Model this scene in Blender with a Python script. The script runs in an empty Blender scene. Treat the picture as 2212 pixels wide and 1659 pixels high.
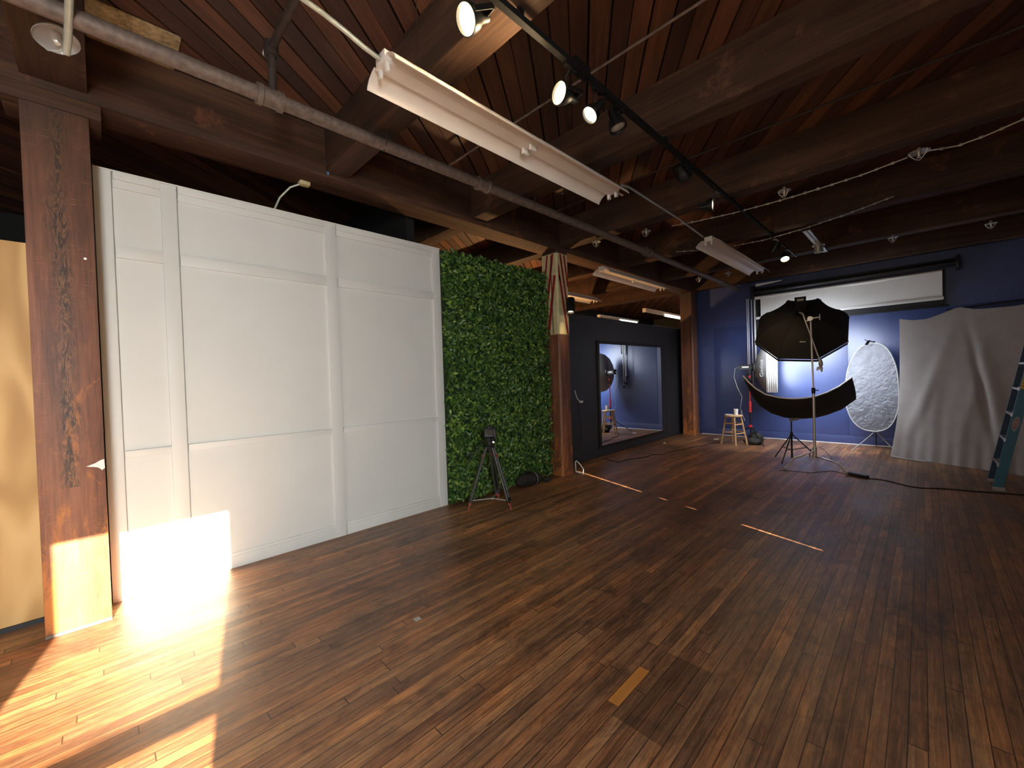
import bpy, bmesh, math, random
from mathutils import Vector, Matrix
random.seed(7)
S = bpy.context.scene
C = S.collection
PI = math.pi

# ------------------------------------------------------------------ camera
W_, H_, F_ = 2212, 1659, 886.334
yaw, pit, rol = -0.78537, -0.015439, -0.032274
fw = Vector((math.sin(yaw)*math.cos(pit), math.cos(yaw)*math.cos(pit), math.sin(pit)))
rt = Vector((math.cos(yaw), -math.sin(yaw), 0)); up = rt.cross(fw)
rt2 = math.cos(rol)*rt + math.sin(rol)*up; up2 = -math.sin(rol)*rt + math.cos(rol)*up
cd = bpy.data.cameras.new('camera'); cam = bpy.data.objects.new('camera', cd); C.objects.link(cam)
cd.sensor_fit = 'HORIZONTAL'; cd.sensor_width = 36.0; cd.lens = F_/W_*36.0
cd.clip_start = 0.05; cd.clip_end = 200
cam.matrix_world = Matrix(((rt2.x, up2.x, -fw.x, 0), (rt2.y, up2.y, -fw.y, 0), (rt2.z, up2.z, -fw.z, 1.5), (0, 0, 0, 1)))
S.camera = cam

# ------------------------------------------------------------------ exposure, world, sun, daylight
S.view_settings.view_transform = 'Standard'; S.view_settings.look = 'None'
S.view_settings.gamma = 1; S.view_settings.use_curve_mapping = False
S.view_settings.exposure = 0.0
wd = bpy.data.worlds.new('world'); S.world = wd; wd.use_nodes = True
bg = wd.node_tree.nodes['Background']; bg.inputs[0].default_value = (0.75, 0.85, 1.0, 1); bg.inputs[1].default_value = 0.25

def lamp(name, kind, loc, direction, energy, color, **kw):
    l = bpy.data.lights.new(name, kind); o = bpy.data.objects.new(name, l); C.objects.link(o)
    o.location = loc; o.rotation_euler = Vector(direction).to_track_quat('-Z', 'Y').to_euler()
    l.energy = energy; l.color = color
    for k, v in kw.items(): setattr(l, k, v)
    return o
SUN_T = 0.326
SUN = lamp('sun', 'SUN', (8, -2, 6), (-0.977, 0.21, -SUN_T), 75.0, (1.0, 0.80, 0.55), angle=0.005)
# daylight entering through the windows of the near wall and of the right wall (behind the camera)
lamp('daylight_right_a', 'AREA', (2.72, -1.2, 1.75), (-1, 0.05, -0.36), 190, (0.95, 0.98, 0.97), shape='RECTANGLE', size=0.85, size_y=2.0, spread=math.radians(135))
lamp('daylight_right_b', 'AREA', (2.72, 1.3, 1.75), (-1, 0, -0.4), 3, (0.90, 0.95, 1.0), shape='RECTANGLE', size=0.85, size_y=2.0)
lamp('daylight_near_a', 'AREA', (-1.9, -3.15, 1.75), (0, 1, -0.12), 34, (0.97, 0.98, 0.97), shape='RECTANGLE', size=1.5, size_y=1.9)
lamp('daylight_near_b', 'AREA', (0.9, -3.15, 1.75), (0, 1, -0.4), 5, (0.90, 0.95, 1.0), shape='RECTANGLE', size=1.5, size_y=1.9)

# ------------------------------------------------------------------ helpers: objects
def root(o):
    while o.parent: o = o.parent
    return o
def thing(name, label, cat, loc=(0, 0, 0), group=None):
    o = bpy.data.objects.new(name, None); C.objects.link(o); o.location = loc; o.empty_display_size = 0.1
    o['label'] = label; o['category'] = cat
    if group: o['group'] = group
    return o
def tag(o, label, cat, group=None):
    o['label'] = label; o['category'] = cat
    if group: o['group'] = group
    return o
def struct(o): o['kind'] = 'structure'; return o

class MB:
    def __init__(s): s.bm = bmesh.new()
    def face(s, pts):
        vs = [s.bm.verts.new(p) for p in pts]
        return s.bm.faces.new(vs)
    def box(s, x0, x1, y0, y1, z0, z1, bev=0):
        r = bmesh.ops.create_cube(s.bm, size=1)
        for v in r['verts']:
            v.co = Vector(((x0+x1)/2+v.co.x*(x1-x0), (y0+y1)/2+v.co.y*(y1-y0), (z0+z1)/2+v.co.z*(z1-z0)))
        if bev:
            es = list({e for v in r['verts'] for e in v.link_edges})
            bmesh.ops.bevel(s.bm, geom=es, offset=bev, segments=2, profile=0.6, affect='EDGES')
        return s
    def obox(s, c, ax, ay, az, bev=0):
        """box centred at c with half-extent vectors ax, ay, az"""
        c, ax, ay, az = Vector(c), Vector(ax), Vector(ay), Vector(az)
        r = bmesh.ops.create_cube(s.bm, size=2)
        for v in r['verts']: v.co = c+ax*v.co.x+ay*v.co.y+az*v.co.z
        if bev:
            es = list({e for v in r['verts'] for e in v.link_edges})
            bmesh.ops.bevel(s.bm, geom=es, offset=bev, segments=2, profile=0.6, affect='EDGES')
        return s
    def rod(s, a, b, r0, r1=None, n=14):
        """tapered round or n-sided bar from a to b"""
        a, b = Vector(a), Vector(b); r1 = r0 if r1 is None else r1
        return s.sweep([a, b], [r0, r1], n)
    def sweep(s, pts, rad, n=10, cap=True):
        pts = [Vector(p) for p in pts]
        if not isinstance(rad, (list, tuple)): rad = [rad]*len(pts)
        rings = []; prev = None
        for i, p in enumerate(pts):
            if i == 0: t = pts[1]-p
            elif i == len(pts)-1: t = p-pts[i-1]
            else: t = (pts[i+1]-p).normalized()+(p-pts[i-1]).normalized()
            t.normalize()
            if prev is None:
                ref = Vector((0, 0, 1)) if abs(t.z) < 0.95 else Vector((1, 0, 0))
                u = t.cross(ref).normalized()
            else:
                u = (prev-t*prev.dot(t))
                u = u.normalized() if u.length > 1e-6 else t.orthogonal().normalized()
            prev = u; w = t.cross(u)
            rings.append([s.bm.verts.new(p+(u*math.cos(2*PI*k/n)+w*math.sin(2*PI*k/n))*rad[i]) for k in range(n)])
        for i in range(len(rings)-1):
            for k in range(n):
                s.bm.faces.new((rings[i][k], rings[i][(k+1) % n], rings[i+1][(k+1) % n], rings[i+1][k]))
        if cap:
            s.bm.faces.new(rings[0][::-1]); s.bm.faces.new(rings[-1])
        return s
    def lathe(s, c, axis, prof, n=24, closed=False):
        """prof: (distance along axis, radius) pairs"""
        c = Vector(c); t = Vector(axis).normalized(); u = t.orthogonal().normalized(); w = t.cross(u)
        rings = []
        for d, r in prof:
            if r < 1e-5: rings.append([s.bm.verts.new(c+t*d)])
            else: rings.append([s.bm.verts.new(c+t*d+(u*math.cos(2*PI*k/n)+w*math.sin(2*PI*k/n))*r) for k in range(n)])
        rr = list(zip(rings, rings[1:]))
        if closed: rr.append((rings[-1], rings[0]))
        for A, B in rr:
            for k in range(n):
                q = [A[k % len(A)], A[(k+1) % len(A)], B[(k+1) % len(B)], B[k % len(B)]]
                q2 = []
                for v in q:
                    if v not in q2: q2.append(v)
                if len(q2) > 2: s.bm.faces.new(q2)
        return s
    def grid(s, P, both=0):
        """surface through rows of points; both = thickness"""
        V = [[s.bm.verts.new(p) for p in row] for row in P]
        fs = []
        for i in range(len(V)-1):
            for j in range(len(V[0])-1):
                fs.append(s.bm.faces.new((V[i][j], V[i+1][j], V[i+1][j+1], V[i][j+1])))
        if both:
            bmesh.ops.recalc_face_normals(s.bm, faces=fs)
            bmesh.ops.solidify(s.bm, geom=fs, thickness=both)
        return s
    def build(s, name, mat, parent=None, angle=38):
        bm = s.bm
        bmesh.ops.recalc_face_normals(bm, faces=bm.faces)
        off = root(parent).location if parent else Vector()
        if parent: bmesh.ops.translate(bm, verts=bm.verts, vec=-Vector(off))
        lim = math.radians(angle)
        for f in bm.faces: f.smooth = True
        for e in bm.edges:
            if len(e.link_faces) != 2 or e.calc_face_angle(0) > lim: e.smooth = False
        me = bpy.data.meshes.new(name); bm.to_mesh(me); bm.free()
        if mat: me.materials.append(mat)
        o = bpy.data.objects.new(name, me); C.objects.link(o)
        if parent: o.parent = parent
        return o

# ------------------------------------------------------------------ helpers: materials
def nt(name):
    m = bpy.data.materials.new(name); m.use_nodes = True
    t = m.node_tree; b = t.nodes['Principled BSDF']
    return m, t, b
def N(t, typ, **kw):
    n = t.nodes.new(typ)
    for k, v in kw.items():
        if k.startswith('i_'):
            key = k[2:]
            n.inputs[int(key) if key.isdigit() else key.replace('_', ' ')].default_value = v
        else: setattr(n, k, v)
    return n
def L(t, a, b): t.links.new(a, b)
def math_(t, op, a, b=None, c=None):
    n = t.nodes.new('ShaderNodeMath'); n.operation = op
    for i, v in enumerate((a, b, c)):
        if v is None: continue
        if isinstance(v, (int, float)): n.inputs[i].default_value = v
        else: L(t, v, n.inputs[i])
    return n.outputs[0]
def ramp(t, fac, stops):
    n = t.nodes.new('ShaderNodeValToRGB'); e = n.color_ramp.elements
    while len(e) < len(stops): e.new(0.5)
    for el, (p, c) in zip(e, stops): el.position = p; el.color = (*c, 1)
    L(t, fac, n.inputs[0]); return n.outputs[0]
def mix(t, fac, a, b, mode='MIX'):
    n = t.nodes.new('ShaderNodeMix'); n.data_type = 'RGBA'; n.blend_type = mode
    for i, v in ((0, fac), (6, a), (7, b)):
        if isinstance(v, (int, float)): n.inputs[i].default_value = v
        elif isinstance(v, tuple): n.inputs[i].default_value = (*v, 1)
        else: L(t, v, n.inputs[i])
    return n.outputs[2]
def coords(t, scale=(1, 1, 1), rot=(0, 0, 0)):
    tc = N(t, 'ShaderNodeTexCoord'); mp = N(t, 'ShaderNodeMapping')
    mp.inputs['Scale'].default_value = scale; mp.inputs['Rotation'].default_value = rot
    L(t, tc.outputs['Object'], mp.inputs[0]); return mp.outputs[0]
def noise(t, vec, scale, detail=3, rough=0.55, dist=0.0):
    n = N(t, 'ShaderNodeTexNoise'); n.inputs['Scale'].default_value = scale
    n.inputs['Detail'].default_value = detail; n.inputs['Roughness'].default_value = rough; n.inputs['Distortion'].default_value = dist
    L(t, vec, n.inputs['Vector']); return n.outputs['Fac']
def bump(t, b, h, strength=0.3, dist=0.01):
    n = N(t, 'ShaderNodeBump'); n.inputs['Strength'].default_value = strength; n.inputs['Distance'].default_value = dist
    L(t, h, n.inputs['Height']); L(t, n.outputs[0], b.inputs['Normal'])
def simple(name, col, rough=0.6, metal=0.0, var=0.12, scale=18, emit=None, es=0, spec=0.5, bmp=0.0):
    m, t, b = nt(name)
    v = coords(t); f = noise(t, v, scale)
    c2 = tuple(max(0, x*(1-var)) for x in col); c1 = tuple(min(1, x*(1+var)) for x in col)
    L(t, ramp(t, f, [(0.3, c2), (0.7, c1)]), b.inputs['Base Color'])
    b.inputs['Roughness'].default_value = rough; b.inputs['Metallic'].default_value = metal
    b.inputs['Specular IOR Level'].default_value = spec
    if emit: b.inputs['Emission Color'].default_value = (*emit, 1); b.inputs['Emission Strength'].default_value = es
    if bmp: bump(t, b, f, bmp, 0.004)
    return m
def wood(name, dark, mid, light, axis=0, rough=0.75, fine=60, spec=0.3, wear=None):
    """rough timber, grain along axis; wear = colour of rubbed patches"""
    m, t, b = nt(name)
    sc = [9, 9, 9]; sc[axis] = 0.7
    v = coords(t, tuple(sc)); f = noise(t, v, 1.0, 6, 0.65, 0.6)
    sc2 = [fine]*3; sc2[axis] = 1.5
    g = noise(t, coords(t, tuple(sc2)), 1.0, 4, 0.7)
    big = noise(t, coords(t), 1.3, 3)
    fac = math_(t, 'ADD', math_(t, 'MULTIPLY', f, 0.55), math_(t, 'ADD', math_(t, 'MULTIPLY', g, 0.25), math_(t, 'MULTIPLY', big, 0.2)))
    col = ramp(t, fac, [(0.36, dark), (0.5, mid), (0.66, light)])
    if wear:
        w = noise(t, coords(t, (3, 3, 3)), 1.0, 8, 0.75, 0.3)
        col = mix(t, ramp(t, w, [(0.58, (0, 0, 0)), (0.66, (0.8, 0.8, 0.8))]), col, wear)
    L(t, col, b.inputs['Base Color']); b.inputs['Roughness'].default_value = rough
    b.inputs['Specular IOR Level'].default_value = spec
    bump(t, b, fac, 0.5, 0.01)
    return m

def cb3c(t, x, y, rnd):
    c = N(t, 'ShaderNodeCombineXYZ'); L(t, math_(t, 'MULTIPLY', x, 85), c.inputs[0])
    L(t, math_(t, 'ADD', math_(t, 'MULTIPLY', y, 2.6), math_(t, 'MULTIPLY', rnd, 31)), c.inputs[1]); return c.outputs[0]
def mat_floor():
    m, t, b = nt('floor_planks')
    tc = N(t, 'ShaderNodeTexCoord'); sp = N(t, 'ShaderNodeSeparateXYZ'); L(t, tc.outputs['Object'], sp.inputs[0])
    x, y = sp.outputs[0], sp.outputs[1]
    w = 0.058
    xr = math_(t, 'DIVIDE', x, w); row = math_(t, 'FLOOR', xr); fx = math_(t, 'SUBTRACT', xr, row)
    wn = N(t, 'ShaderNodeTexWhiteNoise', noise_dimensions='1D'); L(t, row, wn.inputs['W'])
    yr = math_(t, 'ADD', math_(t, 'DIVIDE', y, 1.9), math_(t, 'MULTIPLY', wn.outputs['Value'], 17.3))
    colm = math_(t, 'FLOOR', yr); fy = math_(t, 'SUBTRACT', yr, colm)
    cb = N(t, 'ShaderNodeCombineXYZ'); L(t, row, cb.inputs[0]); L(t, colm, cb.inputs[1])
    wn2 = N(t, 'ShaderNodeTexWhiteNoise', noise_dimensions='2D'); L(t, cb.outputs[0], wn2.inputs['Vector'])
    rnd = wn2.outputs['Value']
    # grain stretched along the plank, offset per plank
    cb2 = N(t, 'ShaderNodeCombineXYZ'); L(t, math_(t, 'MULTIPLY', x, 38), cb2.inputs[0])
    L(t, math_(t, 'ADD', math_(t, 'MULTIPLY', y, 1.1), math_(t, 'MULTIPLY', rnd, 50)), cb2.inputs[1])
    gr = noise(t, cb2.outputs[0], 1.0, 6, 0.7, 0.4)
    cb3 = N(t, 'ShaderNodeCombineXYZ'); L(t, math_(t, 'MULTIPLY', x, 130), cb3.inputs[0]); L(t, math_(t, 'MULTIPLY', y, 5), cb3.inputs[1])
    gf = noise(t, cb3.outputs[0], 1.0, 4, 0.7)
    big = noise(t, coords(t, (0.9, 0.55, 1)), 1.0, 5, 0.6, 0.5)
    mid = noise(t, coords(t, (3, 1.2, 1)), 1.0, 5, 0.65, 0.5)
    fac = math_(t, 'ADD', math_(t, 'ADD', math_(t, 'MULTIPLY', rnd, 0.11), math_(t, 'MULTIPLY', gr, 0.36)),
                math_(t, 'ADD', math_(t, 'MULTIPLY', gf, 0.25), math_(t, 'ADD', math_(t, 'MULTIPLY', big, 0.20), math_(t, 'MULTIPLY', mid, 0.16))))
    col = ramp(t, fac, [(0.38, (0.040, 0.021, 0.013)), (0.48, (0.145, 0.072, 0.039)), (0.56, (0.26, 0.130, 0.064)), (0.66, (0.46, 0.245, 0.108))])
    hue = noise(t, coords(t, (7, 1.3, 1)), 1.0, 4, 0.6, 0.3)
    col = mix(t, ramp(t, hue, [(0.45, (0, 0, 0)), (0.62, (0.55, 0.55, 0.55))]), col, mix(t, 1.0, col, (1.75, 1.35, 0.95), 'MULTIPLY'))
    crk = noise(t, cb3c(t, x, y, rnd), 1.0, 5, 0.8, 0.7)
    col = mix(t, ramp(t, crk, [(0.33, (0.9, 0.9, 0.9)), (0.41, (0, 0, 0))]), col, (0.014, 0.007, 0.005))
    sta = noise(t, coords(t, (2.2, 1.7, 1)), 1.0, 7, 0.7, 0.6)
    col = mix(t, ramp(t, sta, [(0.30, (0.7, 0.7, 0.7)), (0.46, (0, 0, 0))]), col, (0.030, 0.016, 0.012))
    mott = noise(t, coords(t, (14, 5, 1)), 1.0, 6, 0.75, 0.8)
    col = mix(t, ramp(t, mott, [(0.40, (0.55, 0.55, 0.55)), (0.56, (0, 0, 0))]), col, mix(t, 1.0, col, (0.45, 0.42, 0.45), 'MULTIPLY'))
    # one bare orange board worn through near the camera
    def band(v, lo, hi): return math_(t, 'MULTIPLY', math_(t, 'GREATER_THAN', v, lo), math_(t, 'LESS_THAN', v, hi))
    patch = math_(t, 'MULTIPLY', band(x, -1.044, -0.986), band(y, 1.60, 1.90))
    patch2 = math_(t, 'MULTIPLY', band(x, -0.986, -0.928), band(y, 1.62, 1.80))
    pf = math_(t, 'MULTIPLY', math_(t, 'MAXIMUM', patch, math_(t, 'MULTIPLY', patch2, 0.0)), math_(t, 'ADD', math_(t, 'MULTIPLY', gr, 0.3), 0.6))
    col = mix(t, pf, col, (0.60, 0.24, 0.045))
    drk = math_(t, 'MULTIPLY', band(x, -0.986, -0.754), band(y, 1.54, 2.10))
    col = mix(t, math_(t, 'MULTIPLY', drk, 0.45), col, (0.030, 0.012, 0.008))
    # seams
    e1 = math_(t, 'MINIMUM', fx, math_(t, 'SUBTRACT', 1.0, fx)); e2 = math_(t, 'MINIMUM', fy, math_(t, 'SUBTRACT', 1.0, fy))
    gap = math_(t, 'MAXIMUM', math_(t, 'LESS_THAN', e1, math_(t, 'MULTIPLY_ADD', mid, 0.05, 0.005)), math_(t, 'LESS_THAN', e2, 0.0012))
    col = mix(t, math_(t, 'MULTIPLY', gap, 0.85), col, (0.006, 0.003, 0.002))
    L(t, col, b.inputs['Base Color'])
    rg = math_(t, 'ADD', math_(t, 'MULTIPLY', gr, 0.30), math_(t, 'ADD', math_(t, 'MULTIPLY', mid, 0.35), 0.10))
    L(t, rg, b.inputs['Roughness'])
    b.inputs['Specular IOR Level'].default_value = 0.6
    hgt = math_(t, 'SUBTRACT', math_(t, 'ADD', math_(t, 'MULTIPLY', gf, 0.35), math_(t, 'ADD', math_(t, 'MULTIPLY', gr, 0.5), math_(t, 'MULTIPLY', rnd, 0.25))), math_(t, 'MULTIPLY', gap, 0.9))
    bump(t, b, hgt, 0.55, 0.004)
    return m

def mat_deck():
    """old reddish decking boards: tone per board comes from the board index across the run"""
    m, t, b = nt('deck_boards')
    a = DECK_A
    tc = N(t, 'ShaderNodeTexCoord'); sp = N(t, 'ShaderNodeSeparateXYZ'); L(t, tc.outputs['Object'], sp.inputs[0])
    x, y = sp.outputs[0], sp.outputs[1]
    u = math_(t, 'ADD', math_(t, 'MULTIPLY', x, math.cos(a)), math_(t, 'MULTIPLY', y, math.sin(a)))
    v = math_(t, 'SUBTRACT', math_(t, 'MULTIPLY', y, math.cos(a)), math_(t, 'MULTIPLY', x, math.sin(a)))
    row = math_(t, 'FLOOR', math_(t, 'DIVIDE', math_(t, 'SUBTRACT', u, 0.13), 0.1333))
    wn = N(t, 'ShaderNodeTexWhiteNoise', noise_dimensions='1D'); L(t, row, wn.inputs['W'])
    cb = N(t, 'ShaderNodeCombineXYZ'); L(t, math_(t, 'MULTIPLY', u, 22), cb.inputs[0])
    L(t, math_(t, 'ADD', math_(t, 'MULTIPLY', v, 1.2), math_(t, 'MULTIPLY', wn.outputs['Value'], 40)), cb.inputs[1])
    gr = noise(t, cb.outputs[0], 1.0, 5, 0.65, 0.3)
    fac = math_(t, 'ADD', math_(t, 'MULTIPLY', wn.outputs['Value'], 0.35), math_(t, 'MULTIPLY', gr, 0.65))
    col = ramp(t, fac, [(0.28, (0.040, 0.018, 0.011)), (0.5, (0.082, 0.032, 0.018)), (0.72, (0.18, 0.070, 0.032))])
    L(t, col, b.inputs['Base Color']); b.inputs['Roughness'].default_value = 0.6
    bump(t, b, gr, 0.3, 0.006)
    return m
DECK_A = math.radians(35.5); DECK_W = 0.168

def mat_plywood():
    m, t, b = nt('plywood')
    w = N(t, 'ShaderNodeTexWave', wave_type='RINGS', rings_direction='SPHERICAL')
    L(t, coords(t, (1, 1.1, 0.33)), w.inputs['Vector'])
    w.inputs['Scale'].default_value = 1.6; w.inputs['Distortion'].default_value = 14; w.inputs['Detail'].default_value = 2
    w.inputs['Detail Scale'].default_value = 1.3
    f = math_(t, 'ADD', math_(t, 'MULTIPLY', w.outputs['Fac'], 0.6), math_(t, 'MULTIPLY', noise(t, coords(t, (4, 4, 0.8)), 2, 4), 0.4))
    L(t, ramp(t, f, [(0.2, (0.50, 0.27, 0.085)), (0.55, (0.62, 0.36, 0.125)), (0.85, (0.74, 0.46, 0.18))]), b.inputs['Base Color'])
    b.inputs['Roughness'].default_value = 0.6
    return m

def mat_post(name, scar=True):
    """reddish painted timber post: charred vertical scar, orange wear low down and on the arrises, scratches"""
    m, t, b = nt(name)
    tc = N(t, 'ShaderNodeTexCoord'); sp = N(t, 'ShaderNodeSeparateXYZ'); L(t, tc.outputs['Object'], sp.inputs[0])
    f = noise(t, coords(t, (10, 10, 0.8)), 1.0, 6, 0.65, 0.8)
    g = noise(t, coords(t, (70, 70, 3)), 1.0, 4, 0.7)
    big = noise(t, coords(t, (2.5, 2.5, 1.2)), 1.0, 6, 0.7, 0.6)
    fac = math_(t, 'ADD', math_(t, 'MULTIPLY', f, 0.5), math_(t, 'ADD', math_(t, 'MULTIPLY', g, 0.25), math_(t, 'MULTIPLY', big, 0.25)))
    col = ramp(t, fac, [(0.36, (0.045, 0.020, 0.014)), (0.5, (0.175, 0.066, 0.034)), (0.64, (0.30, 0.12, 0.062))])
    if scar:
        # dark scar down the middle of the room face
        yy = math_(t, 'ABSOLUTE', math_(t, 'ADD', sp.outputs[1], 0.005))
        sc = math_(t, 'SUBTRACT', math_(t, 'MULTIPLY_ADD', noise(t, coords(t, (8, 8, 2.2)), 1, 6, 0.7, 1.5), 0.22, -0.055), yy)
        scm = math_(t, 'MULTIPLY', math_(t, 'MULTIPLY', sc, 18), math_(t, 'GREATER_THAN', sp.outputs[2], 0.9))
        cl = N(t, 'ShaderNodeClamp'); L(t, scm, cl.inputs[0])
        wv = noise(t, coords(t, (26, 26, 6)), 1.0, 3, 0.6, 2.5)
        col = mix(t, math_(t, 'MULTIPLY', cl.outputs[0], 0.9), col, ramp(t, wv, [(0.40, (0.022, 0.014, 0.012)), (0.50, (0.07, 0.035, 0.02)), (0.56, (0.28, 0.13, 0.055)), (0.62, (0.04, 0.022, 0.015))]))
    # orange bare wood: lower third and edges
    low = math_(t, 'MULTIPLY_ADD', sp.outputs[2], -0.11, 0.17)
    wn = noise(t, coords(t, (5, 5, 2.0)), 1.0, 8, 0.72, 0.8)
    wf = ramp(t, math_(t, 'ADD', wn, low), [(0.60, (0, 0, 0)), (0.69, (0.85, 0.85, 0.85))])
    col = mix(t, wf, col, (0.46, 0.16, 0.035))
    top_dark = math_(t, 'MULTIPLY', math_(t, 'MULTIPLY_ADD', sp.outputs[2], 1.5, -3.3), noise(t, coords(t, (3, 3, 1.5)), 1.0, 5, 0.6))  # darker brown towards the top, broken up by noise
    dc = N(t, 'ShaderNodeClamp'); L(t, top_dark, dc.inputs[0])
    col = mix(t, dc.outputs[0], col, (0.045, 0.031, 0.022))
    # pale scratches running across
    s2 = noise(t, coords(t, (1.5, 1.5, 42)), 1.0, 2, 0.5, 2.4)
    s3 = noise(t, coords(t, (4, 4, 4)), 1.0, 2)
    scr = math_(t, 'MULTIPLY', math_(t, 'LESS_THAN', math_(t, 'ABSOLUTE', math_(t, 'SUBTRACT', s2, 0.5)), 0.0035), math_(t, 'GREATER_THAN', s3, 0.52))
    col = mix(t, math_(t, 'MULTIPLY', scr, 0.6), col, (0.38, 0.20, 0.11))
    L(t, col, b.inputs['Base Color']); b.inputs['Roughness'].default_value = 0.55
    bump(t, b, fac, 0.4, 0.008)
    return m

def mat_leaf():
    m, t, b = nt('leaf_green')
    wn = N(t, 'ShaderNodeTexNoise'); wn.inputs['Scale'].default_value = 14; wn.inputs['Detail'].default_value = 3
    L(t, coords(t), wn.inputs['Vector'])
    at = N(t, 'ShaderNodeNewGeometry')
    f = math_(t, 'ADD', math_(t, 'MULTIPLY', at.outputs['Random Per Island'], 0.65), math_(t, 'MULTIPLY', wn.outputs['Fac'], 0.35))
    L(t, ramp(t, f, [(0.1, (0.018, 0.058, 0.014)), (0.5, (0.055, 0.140, 0.022)), (0.72, (0.125, 0.235, 0.034)), (0.93, (0.32, 0.40, 0.06))]), b.inputs['Base Color'])
    b.inputs['Roughness'].default_value = 0.42
    return m
def mat_glass(name, col=(0.9, 0.95, 1.0), tr=0.85):
    m, t, b = nt(name)
    tn = N(t, 'ShaderNodeBsdfTransparent'); tn.inputs[0].default_value = (*col, 1)
    mx = N(t, 'ShaderNodeMixShader'); mx.inputs[0].default_value = tr
    b.inputs['Base Color'].default_value = (*col, 1); b.inputs['Roughness'].default_value = 0.06
    L(t, b.outputs[0], mx.inputs[1]); L(t, tn.outputs[0], mx.inputs[2])
    L(t, mx.outputs[0], t.nodes['Material Output'].inputs[0])
    return m
def mat_silver():
    m, t, b = nt('silver_foil')
    v = N(t, 'ShaderNodeTexVoronoi', feature='DISTANCE_TO_EDGE'); v.inputs['Scale'].default_value = 9
    nn = noise(t, coords(t, (7, 7, 7)), 1.0, 5, 0.6, 2.0)
    L(t, coords(t), v.inputs['Vector'])
    b.inputs['Base Color'].default_value = (0.165, 0.172, 0.195, 1); b.inputs['Metallic'].default_value = 0.45
    b.inputs['Roughness'].default_value = 0.5
    bump(t, b, math_(t, 'ADD', nn, math_(t, 'MULTIPLY', v.outputs['Distance'], 0.4)), 0.55, 0.05)
    return m

M = {}
M['floor'] = mat_floor(); M['deck'] = mat_deck(); M['ply'] = mat_plywood()
M['post'] = mat_post('scarred_post_paint'); M['post2'] = mat_post('post_paint', False)
M['beamx'] = wood('dark_beam_x', (0.028, 0.016, 0.010), (0.060, 0.032, 0.019), (0.115, 0.060, 0.034), 0, wear=(0.15, 0.070, 0.038))
M['beamy'] = wood('dark_beam_y', (0.030, 0.016, 0.010), (0.070, 0.034, 0.019), (0.14, 0.065, 0.034), 1, wear=(0.20, 0.08, 0.04))
M['white'] = simple('white_wall_paint', (0.73, 0.74, 0.70), 0.45, var=0.02, scale=3)
M['blue'] = simple('blue_wall_paint', (0.034, 0.056, 0.175), 0.40, var=0.08, spec=0.9, scale=5)
M['blue2'] = simple('blue_wall_board', (0.037, 0.061, 0.185), 0.36, spec=0.9, var=0.08, scale=5)
M['black'] = simple('black_wall_paint', (0.026, 0.028, 0.033), 0.5, var=0.1, scale=4)
M['pitch'] = simple('bay_shade_black', (0.006, 0.006, 0.006), 0.8)  # back bay's darkness put into the wall colour
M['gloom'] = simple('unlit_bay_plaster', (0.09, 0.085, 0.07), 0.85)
M['rear'] = simple('rear_wall_plaster', (0.45, 0.42, 0.38), 0.8)
M['iron'] = simple('dusty_iron_pipe', (0.17, 0.125, 0.10), 0.6, 0.2, var=0.3, scale=25, bmp=0.3)
M['iron2'] = simple('dark_iron', (0.05, 0.035, 0.028), 0.6, 0.2, var=0.3)
M['blackm'] = simple('black_metal', (0.012, 0.012, 0.012), 0.4, 0.3)
M['track'] = simple('track_black', (0.010, 0.010, 0.010), 0.7, spec=0.15)
M['blackp'] = simple('black_plastic', (0.014, 0.014, 0.015), 0.5)
M['blackf'] = simple('black_fabric', (0.020, 0.017, 0.014), 0.8, var=0.2, scale=60)
M['enamel'] = simple('white_enamel', (0.80, 0.74, 0.66), 0.4, var=0.04, scale=6)
M['enamel_g'] = simple('grey_enamel', (0.42, 0.42, 0.40), 0.5)
M['chrome'] = simple('chrome', (0.80, 0.75, 0.68), 0.33, 0.75, var=0.02)
M['galv'] = simple('galvanised', (0.5, 0.5, 0.46), 0.4, 0.7)
M['conduit'] = simple('grey_conduit', (0.48, 0.50, 0.42), 0.4, 0.4)
M['maple'] = wood('maple', (0.42, 0.25, 0.12), (0.56, 0.35, 0.18), (0.66, 0.45, 0.26), 2, 0.45, fine=30)
M['whitep'] = simple('white_plastic', (0.75, 0.75, 0.72), 0.4, var=0.02)
M['paper'] = simple('white_paper', (0.88, 0.86, 0.82), 0.75, var=0.02, scale=3)
M['red'] = simple('red_plastic', (0.55, 0.03, 0.03), 0.4, var=0.05)
M['cream'] = simple('cream_paint', (0.62, 0.54, 0.30), 0.55, var=0.12, scale=9)
M['redp'] = simple('red_stripe_paint', (0.30, 0.018, 0.012), 0.5, var=0.15, scale=9)
M['leaf'] = mat_leaf()
M['leafback'] = simple('green_mesh_backing', (0.012, 0.035, 0.012), 0.8)
M['muslin'] = simple('grey_muslin', (0.37, 0.34, 0.325), 0.9, var=0.06, scale=5)
M['lblue'] = simple('blue_fibreglass', (0.035, 0.17, 0.27), 0.4, var=0.08)
M['lblue2'] = simple('dark_blue_fibreglass', (0.02, 0.06, 0.12), 0.5)
M['tripod'] = simple('grey_tripod_tube', (0.075, 0.075, 0.07), 0.4, 0.3)
M['dullred'] = simple('dull_red_plastic', (0.30, 0.06, 0.045), 0.5)
M['alu'] = simple('aluminium', (0.6, 0.6, 0.6), 0.35, 0.8)
M['yellow'] = simple('yellow_sticker', (0.75, 0.55, 0.03), 0.5, var=0.03)
M['tape'] = simple('blue_tape', (0.06, 0.25, 0.50), 0.6, var=0.05)
M['flake'] = simple('flaking_yellow_paint', (0.40, 0.31, 0.17), 0.8, var=0.45, scale=30, bmp=0.6)
M['glass'] = mat_glass('clear_plastic', (0.92, 0.92, 0.9), 0.72)
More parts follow.
